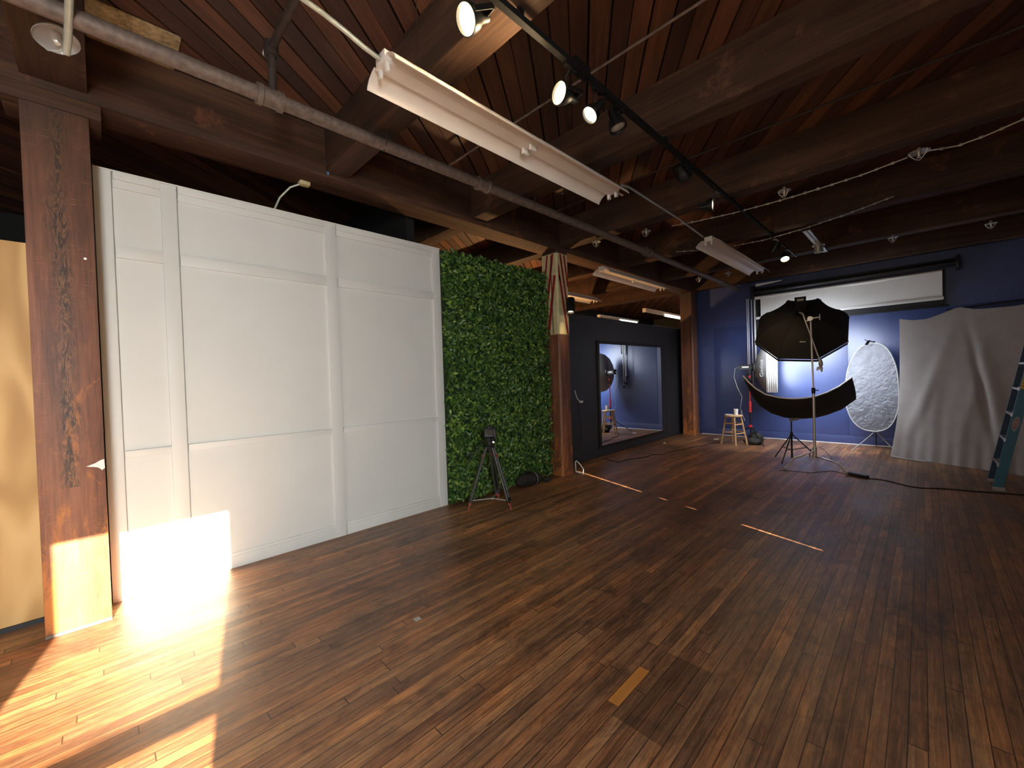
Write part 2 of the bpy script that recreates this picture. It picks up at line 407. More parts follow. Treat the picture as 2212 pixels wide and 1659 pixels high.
M['pane'] = mat_glass('window_pane', (0.97, 0.98, 1.0), 0.94)
M['silver'] = mat_silver()
M['bulb_on'] = simple('lit_warm_bulb', (1, 0.8, 0.5), 0.4, emit=(1.0, 0.76, 0.42), es=26)
M['bulb_on2'] = simple('lit_dim_bulb', (1, 0.85, 0.6), 0.4, emit=(1.0, 0.84, 0.55), es=10)
M['bulb_off'] = simple('unlit_bulb', (0.3, 0.27, 0.2), 0.2)
M['tube'] = simple('lit_fluorescent_tube', (1, 1, 1), 0.4, emit=(0.88, 1.0, 0.86), es=9)
M['diff'] = simple('lit_diffuser_fabric', (0.9, 0.9, 0.9), 0.7, emit=(0.93, 0.96, 1.0), es=2.2)
M['diff2'] = simple('translucent_lip_fabric', (0.75, 0.75, 0.72), 0.7, emit=(0.95, 0.97, 1.0), es=0.35)
M['dome'] = simple('grey_dome_fabric', (0.34, 0.34, 0.33), 0.5, var=0.1)
mm, tt, bb = nt('mirror_glass')
bb.inputs['Base Color'].default_value = (0.86, 0.90, 0.92, 1); bb.inputs['Metallic'].default_value = 1; bb.inputs['Roughness'].default_value = 0.012
M['mirror'] = mm

# ------------------------------------------------------------------ structure
ZB = 3.41     # underside of the cross beams
ZD = 3.80     # underside of the decking
XR, YN, YF, XL = 2.62, -3.0, 10.24, -8.2
struct(MB().box(XL-0.2, XR+0.2, YN-0.2, 17.2, -0.12, 0).build('floor', M['floor']))
# ceiling decking: diagonal boards with bead grooves, one mesh
d = MB()
ca, sa = math.cos(DECK_A), math.sin(DECK_A)
U = Vector((ca, sa, 0)); V_ = Vector((-sa, ca, 0))
for k in range(-22, 32):
    u0 = k*0.4+0.12
    for a, b_, dz in ((0.008, 0.140, 0), (0.152, 0.270, 0.003), (0.276, 0.392, 0.001)):
        c = U*(u0+(a+b_)/2)+V_*6.0; c.z = ZD+0.02+dz+random.uniform(-0.002, 0.003)
        d.obox(c, U*((b_-a)/2), V_*17, (0, 0, 0.02))
# trim the boards to the building
for co, no in (((XL, 0, 0), (-1, 0, 0)), ((XR, 0, 0), (1, 0, 0)), ((0, YN, 0), (0, -1, 0)), ((0, 17, 0), (0, 1, 0))):
    bmesh.ops.bisect_plane(d.bm, geom=d.bm.verts[:]+d.bm.edges[:]+d.bm.faces[:], plane_co=co, plane_no=no, clear_outer=True)
struct(d.build('ceiling', M['deck']))
struct(MB().box(XL-0.2, XR+0.2, YN-0.2, 17.2, ZD+0.05, ZD+0.15).build('trim_1', M['iron2']))

# right wall with two sash windows, near wall with two windows (all behind the camera)
SL_Y0, SL_Y1, SL_Z0, SL_Z1 = 3.435, 3.800, 1.087, 2.062
def wall_x(name, x0, x1, y0, y1, holes, mat):
    b = MB(); ys = y0
    for (a, c, z0, z1) in sorted(holes):
        b.box(x0, x1, ys, a, 0, ZD+0.05); b.box(x0, x1, a, c, 0, z0); b.box(x0, x1, a, c, z1, ZD+0.05); ys = c
    b.box(x0, x1, ys, y1, 0, ZD+0.05)
    return struct(b.build(name, mat))
def wall_y(name, y0, y1, x0, x1, holes, mat):
    b = MB(); xs = x0
    for (a, c, z0, z1) in sorted(holes):
        b.box(xs, a, y0, y1, 0, ZD+0.05); b.box(a, c, y0, y1, 0, z0); b.box(a, c, y0, y1, z1, ZD+0.05); xs = c
    b.box(xs, x1, y0, y1, 0, ZD+0.05)
    return struct(b.build(name, mat))
wall_x('wall_right', XR, XR+0.12, YN-0.12, YF+0.1, [(-1.66, -0.73, 0.62, 2.78), (0.85, 1.75, 0.62, 2.78), (3.2, 4.05, 0.9, 2.3)], M['rear'])
wall_y('wall_near', YN-0.12, YN, XL, XR, [(-2.65, -1.15, 0.8, 2.75), (0.15, 1.65, 0.8, 2.75)], M['rear'])
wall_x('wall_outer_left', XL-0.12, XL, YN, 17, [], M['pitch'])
wall_y('wall_bay_blocker', 2.55, 2.65, XL, -4.19, [], M['pitch'])  # added partition, keeps the bay bulb off the space behind the white wall
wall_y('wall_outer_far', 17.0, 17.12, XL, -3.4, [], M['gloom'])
wi = 0
def sash_x(y0, y1, z0, z1, rail, deep=0.06):
    """double-hung window in the right wall"""
    global wi; wi += 1
    w = struct(MB().box(XR+0.045, XR+0.095, y0, y1, z0, z0+0.05).box(XR+0.045, XR+0.095, y0, y1, z1-0.05, z1)
               .box(XR+0.045, XR+0.095, y0, y0+0.02, z0, z1).box(XR+0.045, XR+0.095, y1-0.02, y1, z0, z1)
               .box(XR+0.055, XR+0.075, y0, y1, rail-0.035, rail+0.035).build('window_%d' % wi, M['enamel_g']))
    MB().box(XR+0.062, XR+0.066, y0+0.02, y1-0.02, z0+0.05, z1-0.05).build('pane', M['pane'], w)
sash_x(-1.66, -0.73, 0.62, 2.78, 1.70)
wi += 1
# second window: its roller shade is down, no direct sun passes
w2 = struct(MB().box(XR+0.045, XR+0.095, 0.85, 1.75, 0.62, 0.67).box(XR+0.045, XR+0.095, 0.85, 1.75, 2.73, 2.78)
       .box(XR+0.045, XR+0.095, 0.85, 0.87, 0.62, 2.78).box(XR+0.045, XR+0.095, 1.73, 1.75, 0.62, 2.78).build('window_%d' % wi, M['enamel_g']))
MB().box(XR+0.10, XR+0.105, 0.85, 1.75, 0.62, 2.78).build('shade', M['paper'], w2)
# third window blacked out with two boards that leave a slanting slit
wi += 1
w3 = MB()
X0 = XR+0.03
def slit_at(z): return SL_Y0+(z-SL_Z0)/(SL_Z1-SL_Z0)*(SL_Y1-SL_Y0)
HW = 0.011
zs = [0.85, 1.075]
segs = [(1.085, 1.30), (1.475, 1.502), (1.605, 1.63), (1.735, 2.16)]     # open parts of the slit
for side in (-1, 1):
    pts = []
    if side < 0: P = [(3.15, 0.85), (slit_at(0.85)-HW, 0.85), (slit_at(2.35)-HW, 2.35), (3.15, 2.35)]
    else: P = [(slit_at(0.85)+HW, 0.85), (4.1, 0.85), (4.1, 2.35), (slit_at(2.35)+HW, 2.35)]
    f = [w3.bm.verts.new((X0, y, z)) for y, z in P]; g = [w3.bm.verts.new((X0+0.01, y, z)) for y, z in P]
    w3.bm.faces.new(f); w3.bm.faces.new(g[::-1])
    for i in range(4): w3.bm.faces.new((f[i], f[(i+1) % 4], g[(i+1) % 4], g[i]))
ends = [0.85]+[e for s in segs for e in s]+[2.35]
for a, b_ in zip(ends[::2], ends[1::2]):      # taped parts
    w3.face([(X0-0.002, slit_at(a)-0.04, a), (X0-0.002, slit_at(a)+0.04, a), (X0-0.002, slit_at(b_)+0.04, b_), (X0-0.002, slit_at(b_)-0.04, b_)])
struct(w3.build('window_%d' % wi, M['blackp']))
for x0, x1 in ((-2.65, -1.15), (0.15, 1.65)):
    wi += 1
    w = struct(MB().box(x0, x1, YN-0.09, YN-0.04, 0.8, 0.86).box(x0, x1, YN-0.09, YN-0.04, 2.69, 2.75).box(x0, x0+0.05, YN-0.09, YN-0.04, 0.8, 2.75)
           .box(x1-0.05, x1, YN-0.09, YN-0.04, 0.8, 2.75).box(x0, x1, YN-0.08, YN-0.05, 1.72, 1.77).build('window_%d' % wi, M['enamel_g']))
    MB().box(x0+0.05, x1-0.05, YN-0.067, YN-0.063, 0.86, 2.69).build('pane', M['pane'], w)

# white panelled partition
XW = -4.04
wl = struct(MB().box(XW-0.14, XW-0.03, 0.006, 2.89, 0, 3.055).build('wall_left', M['white']))
sty = [(0.006, 0.097), (0.362, 0.457), (1.567, 1.668), (2.785, 2.89)]
for a, b_ in sty: MB().box(XW-0.03, XW, a, b_, 0, 3.05, 0.002).build('stile', M['white'], wl)
fields = [(0.105, 0.362), (0.465, 1.567), (1.674, 2.785)]
for a, b_ in fields:
    MB().box(XW-0.03, XW-0.020, a, b_, 0, 3.05).build('field_panel', M['white'], wl)
    MB().box(XW-0.020, XW-0.001, a, b_, 2.447, 2.533, 0.0015).build('rail', M['white'], wl)
    MB().box(XW-0.020, XW-0.006, a, b_, 1.008, 1.045, 0.002).box(XW-0.020, XW+0.004, a, b_, 1.042, 1.062, 0.003).build('chair_rail', M['white'], wl)
    MB().box(XW-0.020, XW-0.003, a, b_, 0, 0.095, 0.002).box(XW-0.020, XW-0.010, a, b_, 0.09, 0.122, 0.006).build('baseboard', M['white'], wl)
    MB().box(XW-0.020, XW-0.005, a, b_, 2.945, 3.000, 0.002).box(XW-0.020, XW+0.010, a, b_, 3.000, 3.053, 0.008).build('crown', M['white'], wl)
MB().box(XW-0.14, XW+0.012, 0.006, 2.89, 3.05, 3.06).build('cap', M['white'], wl)

# blue far wall with the painted boards
wf = struct(MB().box(-4.2, XR+0.1, YF, YF+0.15, 0, ZD).build('wall_far', M['blue']))
MB().box(-3.455, -1.02, YF-0.008, YF, 0.17, 2.50, 0.002).build('board', M['blue2'], wf)
MB().box(-1.005, 1.43, YF-0.008, YF, 0.17, 2.475, 0.002).build('board', M['blue2'], wf)
struct(MB().box(-3.78, XR, YF-0.018, YF-0.001, 0, 0.165, 0.004).build('baseboard_far', M['blue']))
struct(MB().box(-3.78, XR, YF-0.026, YF-0.018, 0, 0.014).build('trim_2', M['whitep']))
# black wall with the big mirror
XK = -4.2
wb = struct(MB().box(XK-0.12, XK, 5.09, 17, 0, 2.56).build('wall_left_far', M['black']))
struct(MB().box(XK, XK+0.012, 5.09, 9.86, 0, 0.09, 0.003).build('baseboard_left', M['black']))
MB().box(XK, XK+0.006, 9.21, 9.255, 0.09, 2.55).build('batten', M['black'], wb)

# ------------------------------------------------------------------ timber posts, girder, beams
p1 = thing('timber_post', 'nearest thick timber post, reddish brown with charred scar, beside the white panelled wall', 'post', (-3.94, -0.145, 0))
MB().box(-4.08, -3.782, -0.292, 0.0, 0, 3.26, 0.006).build('shaft', M['post'], p1)
MB().box(-4.085, -3.777, -0.37, 0.06, 3.26, 3.36, 0.01).build('cap_block', M['beamy'], p1)
MB().lathe((-3.781, -0.045, 2.35), (1, 0, 0), [(0, 0.008), (0.004, 0.007), (0.005, 0)], 10).build('screw_head', M['chrome'], p1)
sm = MB()
pts = [(-0.115, 1.02), (-0.06, 1.035), (-0.03, 1.05), (-0.004, 1.056), (-0.002, 0.998), (-0.02, 0.985), (-0.035, 1.0), (-0.05, 1.008), (-0.07, 1.012)]
pts = [(-0.010, 0.0+z) if False else (y, z) for y, z in pts]
sm.face([(-3.7795, y*0.75, z+0.0) for y, z in pts]); sm.build('white_paint_smear', M['whitep'], p1)
MB().box(-3.783, -3.775, -0.292, 0.0, 0.0, 0.02).build('scuffed_foot', M['iron'], p1)

p2 = thing('timber_post', 'timber post with cream and red striped painted top, right of the green leaf wall', 'post', (-3.94, 4.95, 0))
def chamf(b, x0, x1, y0, y1, z0, z1, c=0.022):
    P = [(x0, y0), (x1-c, y0), (x1, y0+c), (x1, y1-c), (x1-c, y1), (x0, y1)]
    lo = [b.bm.verts.new((x, y, z0)) for x, y in P]; hi = [b.bm.verts.new((x, y, z1)) for x, y in P]
    b.bm.faces.new(lo[::-1]); b.bm.faces.new(hi)
    for i in range(len(P)): b.bm.faces.new((lo[i], lo[(i+1) % len(P)], hi[(i+1) % len(P)], hi[i]))
    return b
chamf(MB(), -4.08, -3.80, 4.815, 5.085, 0, 3.36).build('shaft', M['post2'], p2, 20)
cw = chamf(MB(), -4.083, -3.797, 4.812, 5.088, 2.125, 3.33).build('painted_band', M['cream'], p2, 20)
st = MB()
# red chevron stripes: on the room face (x = -3.797) and on the near face (y = 4.812)
def stripe_room(y0, z0, y1, z1, w):
    x = -3.7955; st.face([(x, y0-w, z0), (x, y0+w, z0), (x, y1+w, z1), (x, y1-w, z1)])
def stripe_near(x0, z0, x1, z1, w):
    y = 4.8105; st.face([(x0-w, y, z0), (x0+w, y, z0), (x1+w, y, z1), (x1-w, y, z1)])
stripe_room(5.035, 2.13, 4.862, 3.0, 0.024); stripe_room(5.06, 2.42, 4.895, 3.32, 0.022); stripe_room(5.066, 2.85, 4.985, 3.32, 0.020)
stripe_near(-3.99, 2.13, -3.845, 3.0, 0.024); stripe_near(-4.055, 2.25, -3.875, 3.32, 0.022); stripe_near(-4.062, 2.75, -3.975, 3.32, 0.016)
st.face([(-3.7955, 4.84, 2.98), (-3.7955, 4.885, 2.9), (-3.7955, 4.87, 3.12), (-3.7955, 4.84, 3.2)])
st.build('red_stripe', M['redp'], p2)
p3 = thing('timber_post', 'farthest timber post, plain reddish brown, between the black wall and the blue wall', 'post', (-3.94, 10.0, 0))
chamf(MB(), -4.08, -3.80, 9.85, 10.15, 0, 3.36).build('shaft', M['post2'], p3, 20)

tag(MB().box(-4.09, -3.78, -2.98, 10.2, 3.36, 3.795, 0.008).build('girder', M['beamy']), 'long dark timber girder running over the posts above the white wall', 'beam')
yb = [-1.69, 0.0, 1.697, 3.385, 5.07, 6.765, 8.45, 10.14]
bl = {0: 'dark timber ceiling beam behind the camera side of the nearest post',
      1: 'dark ceiling beam meeting the girder at the nearest post, clear reflector dish under it',
      2: 'first full dark ceiling beam beyond the nearest post, warm lamp glow on its underside',
      3: 'ceiling beam crossing above the middle of the long white fluorescent fixture',
      4: 'ceiling beam meeting the girder at the striped post',
      5: 'ceiling beam with orange lit underside right of the small metal channel',
      6: 'ceiling beam just in front of the last one, behind the far end of the second fluorescent fixture',
      7: 'last ceiling beam lying against the blue wall top'}
for i, y in enumerate(yb):
    if i == 0: continue
    w = 0.205 if i != 1 else 0.285
    b_ = MB().box(-3.78, 2.60, y-w, y, ZB, ZD, 0.01)
    tag(b_.build('ceiling_beam', M['beamx']), bl[i], 'beam')
    if i in (2, 3, 4): # worn ledge where the beam is let into the girder
        pass
for i, y in enumerate(yb[3:], 3):
    tag(MB().box(-8.15, -4.09, y-0.205, y, ZB, ZD, 0.01).build('ceiling_beam', M['beamx']),
        {3: 'orange lit beam of the back bay, seen above the corner of the white wall', 4: 'beam of the back bay seen left of the striped post above the green wall', 5: 'beam of the back bay nearest to the striped post on its right, behind the hanging fixture',
         6: 'beam of the back bay, orange brown, right of the short fixture end', 7: 'farthest brown beam of the back bay above the black wall'}[i], 'beam')

# peeling board on the girder
tag(MB().box(-3.778, -3.40, 0.004, 0.445, 3.783, 3.797, 0.002).build('peeling_board', M['flake']), 'board with flaking yellowish paint under the decking above the thick pipe', 'board')

# plywood sheet left of the nearest post
pw = thing('plywood_sheet', 'orange plywood sheet standing left of the nearest post', 'plywood', (-4.12, -1.2, 0))
MB().box(-4.125, -4.105, -2.4, -0.26, 0.02, 2.475).build('sheet', M['ply'], pw)
MB().box(-4.10, -4.085, -2.4, -0.29, 0, 0.03).build('black_base_strip', M['blackp'], pw)

# ------------------------------------------------------------------ green leaf wall
gw = thing('leaf_wall', 'tall panel of artificial green leaves between white wall and striped post', 'foliage panel', (-4.0, 3.85, 0))
MB().box(-4.06, -4.02, 2.9, 4.79, 0.01, 3.04).build('backing', M['leafback'], gw)
lf = MB(); bm = lf.bm
rnd = random.Random(3)
for i in range(12500):
    y = rnd.uniform(2.885, 4.80); z = rnd.uniform(0.02, 3.05)
    if y > 4.74 and rnd.random() < 0.3: continue
    x = -4.02+rnd.uniform(0.005, 0.075)
    s_ = rnd.uniform(0.020, 0.040)
    nrm = Vector((1, rnd.uniform(-0.95, 0.95), rnd.uniform(-0.8, 0.95))).normalized()
    tdir = nrm.orthogonal().normalized(); tdir = Matrix.Rotation(rnd.uniform(0, 2*PI), 3, nrm) @ tdir
    sdir = nrm.cross(tdir)
    c = Vector((x, y, z))
    a0 = bm.verts.new(c-tdir*s_); l1 = bm.verts.new(c+sdir*s_*0.55+nrm*s_*0.18-tdir*s_*0.1); r1 = bm.verts.new(c-sdir*s_*0.55+nrm*s_*0.18-tdir*s_*0.1)
    tp = bm.verts.new(c+tdir*s_-nrm*s_*0.15); m1 = bm.verts.new(c-nrm*s_*0.05)
    for q in ((a0, l1, m1), (a0, m1, r1), (m1, l1, tp), (m1, tp, r1)): bm.faces.new(q)
me = bpy.data.meshes.new('leaves'); bmesh.ops.translate(bm, verts=bm.verts, vec=-gw.location); bm.to_mesh(me); bm.free(); me.materials.append(M['leaf'])
lo = bpy.data.objects.new('leaves', me); C.objects.link(lo); lo.parent = gw; lo['kind'] = 'stuff'

# ------------------------------------------------------------------ pipes and conduits
sp_ = thing('sprinkler_pipe', 'thick dusty iron pipe running under the beams along the white wall', 'pipe', (-2.92, 1.0, 3.33))
MB().sweep([(-2.92, -2.8, 3.33), (-2.92, 10.22, 3.335)], 0.045, 20).build('main_pipe', M['iron'], sp_)
for y in (0.82, 2.62, 5.9, 9.2):
    MB().lathe((-2.92, y-0.075, 3.332), (0, 1, 0), [(0, 0.045), (0, 0.062), (0.03, 0.064), (0.035, 0.057), (0.115, 0.057), (0.12, 0.064), (0.15, 0.062), (0.15, 0.045)], 20).build('coupling', M['iron'], sp_)
MB().sweep([(-2.92, 0.84, 3.37), (-2.92, 0.84, 3.62)], 0.026, 12).build('riser', M['iron2'], sp_)
MB().lathe((-2.92, 0.84, 3.60), (0, 0, 1), [(0, 0.03), (0, 0.042), (0.09, 0.042), (0.09, 0.02)], 12).build('elbow', M['iron2'], sp_)
MB().sweep([(-2.92, 0.84, 3.65), (2.5, 0.84, 3.66)], 0.024, 12).build('branch_pipe', M['iron2'], sp_)
MB().lathe((-2.99, 0.86, 3.64), (-0.3, -0.6, 1), [(0, 0.016), (0.03, 0.018), (0.04, 0.034), (0.046, 0.034), (0.047, 0)], 10).build('sprinkler_tip', M['chrome'], sp_)
MB().sweep([(-2.98, 1.60, 3.41), (-2.975, 1.60, 3.33), (-2.92, 1.60, 3.28), (-2.865, 1.60, 3.33), (-2.86, 1.60, 3.41)], 0.006, 6).build('hanger', M['iron2'], sp_)
MB().sweep([(-2.98, 3.29, 3.41), (-2.975, 3.29, 3.33), (-2.92, 3.29, 3.28), (-2.865, 3.29, 3.33), (-2.86, 3.29, 3.41)], 0.006, 6).build('hanger', M['iron2'], sp_)
def tube(name, pts, r, mat, label, cat, n=10):
    return tag(MB().sweep(pts, r, n).build(name, mat), label, cat)
tube('branch_pipe', [(-3.5, 2.60, 3.70), (2.5, 2.60, 3.70)], 0.010, M['iron'], 'thin grey pipe crossing the deck behind the second lit spotlight', 'pipe')
tube('branch_pipe', [(-3.5, 4.28, 3.66), (2.5, 4.28, 3.66)], 0.010, M['iron2'], 'thin dull pipe crossing the ceiling just before the striped post beam', 'pipe')
tube('flexible_conduit', [(-2.05, 0.3, 3.46), (-2.127, 0.689, 3.40), (-2.13, 0.86, 3.38), (-2.125, 0.97, 3.35), (-2.10, 1.06, 3.30), (-2.10, 1.15, 3.285)], 0.013, M['conduit'], 'pale flexible conduit curving down to the near end of the long fixture', 'conduit')
tube('flexible_conduit', [(-1.99, 3.55, 3.29), (-2.0, 3.70, 3.32), (-2.03, 4.92, 3.33), (-2.05, 5.75, 3.30)], 0.012, M['galv'], 'conduit linking the two hanging fluorescent fixtures', 'conduit')
fc = thing('flexible_conduit', 'clamped pale cable hanging in front of the clear dish at upper left', 'conduit', (-2.9, -0.1, 3.3))
MB().sweep([(-2.60, -0.012, 3.40), (-2.72, -0.04, 3.36), (-2.86, -0.05, 3.31), (-3.0, -0.06, 3.26), (-3.06, -0.07, 3.22)], 0.016, 10).build('cable', M['conduit'], fc)
MB().obox((-2.73, -0.04, 3.355), (0.004, 0, 0.004), (0, 0.035, 0), (-0.006, 0, 0.006)).build('clamp', M['flake'], fc)
MB().obox((-2.62, -0.012, 3.395), (0.004, 0, 0.004), (0, 0.035, 0), (-0.006, 0, 0.006)).build('clamp', M['flake'], fc)

jb = thing('junction_box', 'small cream junction box with cable below girder above the white wall', 'junction box', (-4.0, 1.38, 3.33))
MB().box(-4.03, -3.96, 1.335, 1.425, 3.325, 3.36, 0.008).build('box', M['cream'], jb)
MB().sweep([(-4.0, 1.35, 3.335), (-4.03, 1.27, 3.29), (-4.10, 1.2, 3.2), (-4.12, 1.15, 3.07)], 0.009, 8).build('cable', M['conduit'], jb)
tag(MB().face([(-3.775, 1.485, 3.50), (-3.775, 1.50, 3.47), (-3.775, 1.512, 3.495), (-3.775, 1.522, 3.44), (-3.775, 1.52, 3.40), (-3.775, 1.51, 3.385), (-3.775, 1.495, 3.42)]) and
    (lambda b: (b.grid([[(-3.774, 1.487, 3.50), (-3.774, 1.506, 3.49)], [(-3.772, 1.495, 3.45), (-3.772, 1.516, 3.45)], [(-3.774, 1.497, 3.41), (-3.774, 1.522, 3.41)], [(-3.776, 1.508, 3.385), (-3.776, 1.518, 3.383)]], 0.0012)).build('tape_scrap', M['tape']))(MB()), 'scrap of bright blue tape stuck on the girder', 'tape')

# ------------------------------------------------------------------ sprinkler dishes under the beams
def dish(loc, label, r=0.055, tilt=(0, 0, -1)):
    t = thing('ceiling_sprinkler', label, 'sprinkler', loc, 'caged sprinkler heads under the beams')
    c = Vector(loc); ax = Vector(tilt).normalized()
    MB().lathe(c, ax, [(0, 0.012), (0.012, r*0.9), (0.018, r), (0.022, r), (0.018, r*0.8), (0.008, 0.012)], 20, True).build('dish', M['galv'], t)
    u = ax.orthogonal().normalized(); w = ax.cross(u)
    b = MB()
    for k in range(3):
        e = u*math.cos(k*2.1+0.4)+w*math.sin(k*2.1+0.4)
        b.sweep([c+e*r*0.92+ax*0.02, c+e*r*0.75+ax*0.05, c+e*r*0.3+ax*0.08, c+ax*0.088], 0.0035, 6)
    b.build('cage', M['galv'], t)
    MB().lathe(c, ax, [(-0.02, 0.012), (0.03, 0.012), (0.055, 0.007), (0.06, 0.016), (0.065, 0.016), (0.066, 0)], 12).build('nozzle', M['chrome'], t)
    return t
hd = [(-3.196, 4.951, 'bright ringed sprinkler head just right of the striped post top'),
      (-2.53, 5.10, 'sprinkler head near the upper end of the conduit between fixtures'),
      (-0.994, 5.10, 'sprinkler head above the string of small lamps, right of the track'),
      (0.004, 5.12, 'large wide sprinkler head at upper right where the light strings meet'),
      (0.676, 8.49, 'dim rightmost sprinkler head far back at upper right'),
      (-0.278, 8.20, 'dim sprinkler head over the roller shade'),
      (-3.125, 8.49, 'dim sprinkler head above the farthest post'),
      (-2.578, 8.49, 'dim sprinkler head left of the second fixture end')]
for i, (x, y, lb) in enumerate(hd):
    z = ZB-0.015 if y not in (8.20,) else ZB-0.03
    dish((x, y, 3.375), lb, 0.075 if i == 3 else 0.06)
cdish = thing('clear_reflector', 'clear plastic dish lamp guard under the beam at upper left corner', 'reflector', (-3.2, -0.11, 3.38))
MB().lathe((-3.2, -0.11, 3.385), (0.25, 0.15, -1), [(0, 0.02), (0.01, 0.055), (0.022, 0.078), (0.04, 0.088), (0.037, 0.090), (0.018, 0.080), (0.006, 0.056), (-0.004, 0.02)], 28, True).build('dish', M['glass'], cdish)
MB().lathe((-3.2, -0.11, 3.385), (0.25, 0.15, -1), [(-0.02, 0.02), (0.05, 0.02), (0.06, 0.012), (0.061, 0)], 14).build('socket', M['chrome'], cdish)
b = MB()
for k in range(2):
    e = Vector((math.cos(k*PI+0.6), math.sin(k*PI+0.6), 0))
    b.sweep([Vector((-3.2, -0.11, 3.36))+e*0.11, Vector((-3.19, -0.10, 3.31))+e*0.07, Vector((-3.18, -0.095, 3.29))], 0.005, 6)
b.build('guard_wire', M['glass'], cdish)

# ------------------------------------------------------------------ track and spotlights
tr = thing('light_track', 'long black track rail carrying the ceiling spotlights', 'light track', (-1.45, 3, 3.36))
MB().box(-1.468, -1.432, -0.9, 6.55, 3.335, 3.37, 0.003).build('rail', M['track'], tr)
MB().box(-1.46, -1.44, 6.55, 8.2, 3.345, 3.365, 0.002).build('thin_rail', M['blackm'], tr)
MB().box(-1.475, -1.425, 2.05, 2.20, 3.33, 3.40, 0.004).build('connector', M['blackm'], tr)
for y in (1.6, 3.3, 5.0, 6.66): MB().box(-1.458, -1.442, y-0.02, y+0.02, 3.368, 3.41).build('clip', M['blackm'], tr)
def spot(loc, d, kind, label, energy=0, rad=0.058):
    loc = Vector(loc); d = Vector(d).normalized()
    t = thing('track_spotlight', label, 'spotlight', loc, 'spotlights on the ceiling track')
    top = Vector((-1.45, loc.y+0.01, 3.335))
    MB().box(top.x-0.016, top.x+0.016, top.y-0.05, top.y+0.05, 3.31, 3.335, 0.003).build('track_adapter', M['blackm'], t)
    piv = loc-d*0.02
    MB().sweep([top-Vector((0, 0, 0.02)), (top+piv)/2+Vector((0, 0, 0.02)), piv-d*0.05], 0.006, 8).build('stem', M['blackm'], t)
    u = d.cross(Vector((0, 0, 1))).normalized() if abs(d.z) < 0.98 else Vector((0, 1, 0))
    b = MB()
    for s_ in (-1, 1):
        b.obox(loc-d*0.05+u*s_*(rad+0.012), u*0.003, d*0.06, d.cross(u)*0.012)
    b.obox(loc-d*0.115, u*(rad+0.014), d*0.004, d.cross(u)*0.014)
    b.build('yoke', M['blackm'], t)
    hs = MB().lathe(loc, d, [(-0.13, 0), (-0.13, 0.028), (-0.08, 0.032), (-0.05, rad*0.85), (-0.005, rad+0.006), (0.012, rad+0.006), (0.012, rad), (-0.004, rad*0.94)], 24).build('housing', M['blackm'], t)
    mt = {'on': M['bulb_on'], 'dim': M['bulb_on2'], 'off': M['bulb_off']}[kind]
    MB().lathe(loc, d, [(-0.004, rad*0.94), (0.004, rad*0.7), (0.009, rad*0.35), (0.010, 0)], 24).build('bulb', mt, hs)
    if energy:
        o = lamp('spot_beam', 'SPOT', loc+d*0.03, d, energy, (1.0, 0.70, 0.38), spot_size=math.radians(110), spot_blend=0.9, shadow_soft_size=0.05)
    if kind == 'on': lamp('bulb_glow_extra', 'POINT', loc+d*0.10-Vector((0, 0, 0.10)), d, energy*0.03, (1.0, 0.66, 0.34), shadow_soft_size=0.05)  # extra point light before the bulb, added for the glow around it
    return t
spot((-1.50, 1.28, 3.20), (-0.10, -0.80, -0.50), 'on', 'nearest lit spotlight at top centre with a large bright round bulb', 95, 0.062)
spot((-1.52, 2.01, 3.20), (-0.16, -0.92, -0.10), 'on', 'second lit spotlight above the long fixture, oval bright bulb', 80, 0.06)
spot((-1.50, 2.30, 3.19), (-0.30, -0.70, -0.80), 'dim', 'small tilted lit spotlight right beside the second one', 12, 0.052)
spot((-1.46, 2.57, 3.20), (0.28, 0.10, -0.95), 'off', 'dark spotlight pointing down, only a sliver of bulb showing', 0, 0.058)
spot((-1.46, 3.70, 3.22), (0.1, 0.9, -0.6), 'off', 'unlit spotlight farther along the track, turned away', 0, 0.05)
spot((-1.50, 4.47, 3.20), (0.70, 0.15, -0.05), 'dim', 'lit spotlight left of the track with a narrow bright bulb and chrome arm', 3, 0.06)
spot((-1.45, 6.70, 3.15), (-0.50, 0.33, -0.80), 'dim', 'silvery small spotlight just above the far glowing one', 70, 0.045)
spot((-1.46, 7.44, 3.18), (0.2, -0.55, -0.85), 'on', 'farthest spotlight glowing orange before the roller shade', 35, 0.055)
# spotlight clamped to the striped post
ps = thing('clamp_spotlight', 'black cylindrical spotlight fixed on the right side of the striped post', 'spotlight', (-3.72, 5.0, 2.55))
dd = Vector((0.15, -0.25, -0.95)).normalized()
hs = MB().lathe((-3.72, 5.02, 2.56), dd, [(-0.11, 0), (-0.11, 0.055), (-0.09, 0.064), (0.10, 0.064), (0.12, 0.058), (0.12, 0.05), (0.08, 0.045)], 24).build('housing', M['blackm'], ps)
MB().lathe(Vector((-3.72, 5.02, 2.56))+dd*0.09, dd, [(0, 0.045), (0.006, 0.02), (0.007, 0)], 16).build('bulb', M['bulb_on2'], hs)
MB().box(-3.80, -3.76, 5.0, 5.03, 2.56, 2.60).build('bracket', M['blackm'], ps)
lamp('clamp_beam', 'SPOT', (-3.70, 4.96, 2.43), dd, 14, (1.0, 0.72, 0.42), spot_size=math.radians(80), spot_blend=0.8, shadow_soft_size=0.04)
tag(MB().sweep([(-3.90, 4.806, 3.30), (-3.905, 4.806, 3.0), (-3.90, 4.806, 2.6), (-3.895, 4.806, 2.13)], 0.006, 6).build('cable', M['blackp']), 'thin black cable running down the striped part of the post', 'cable')

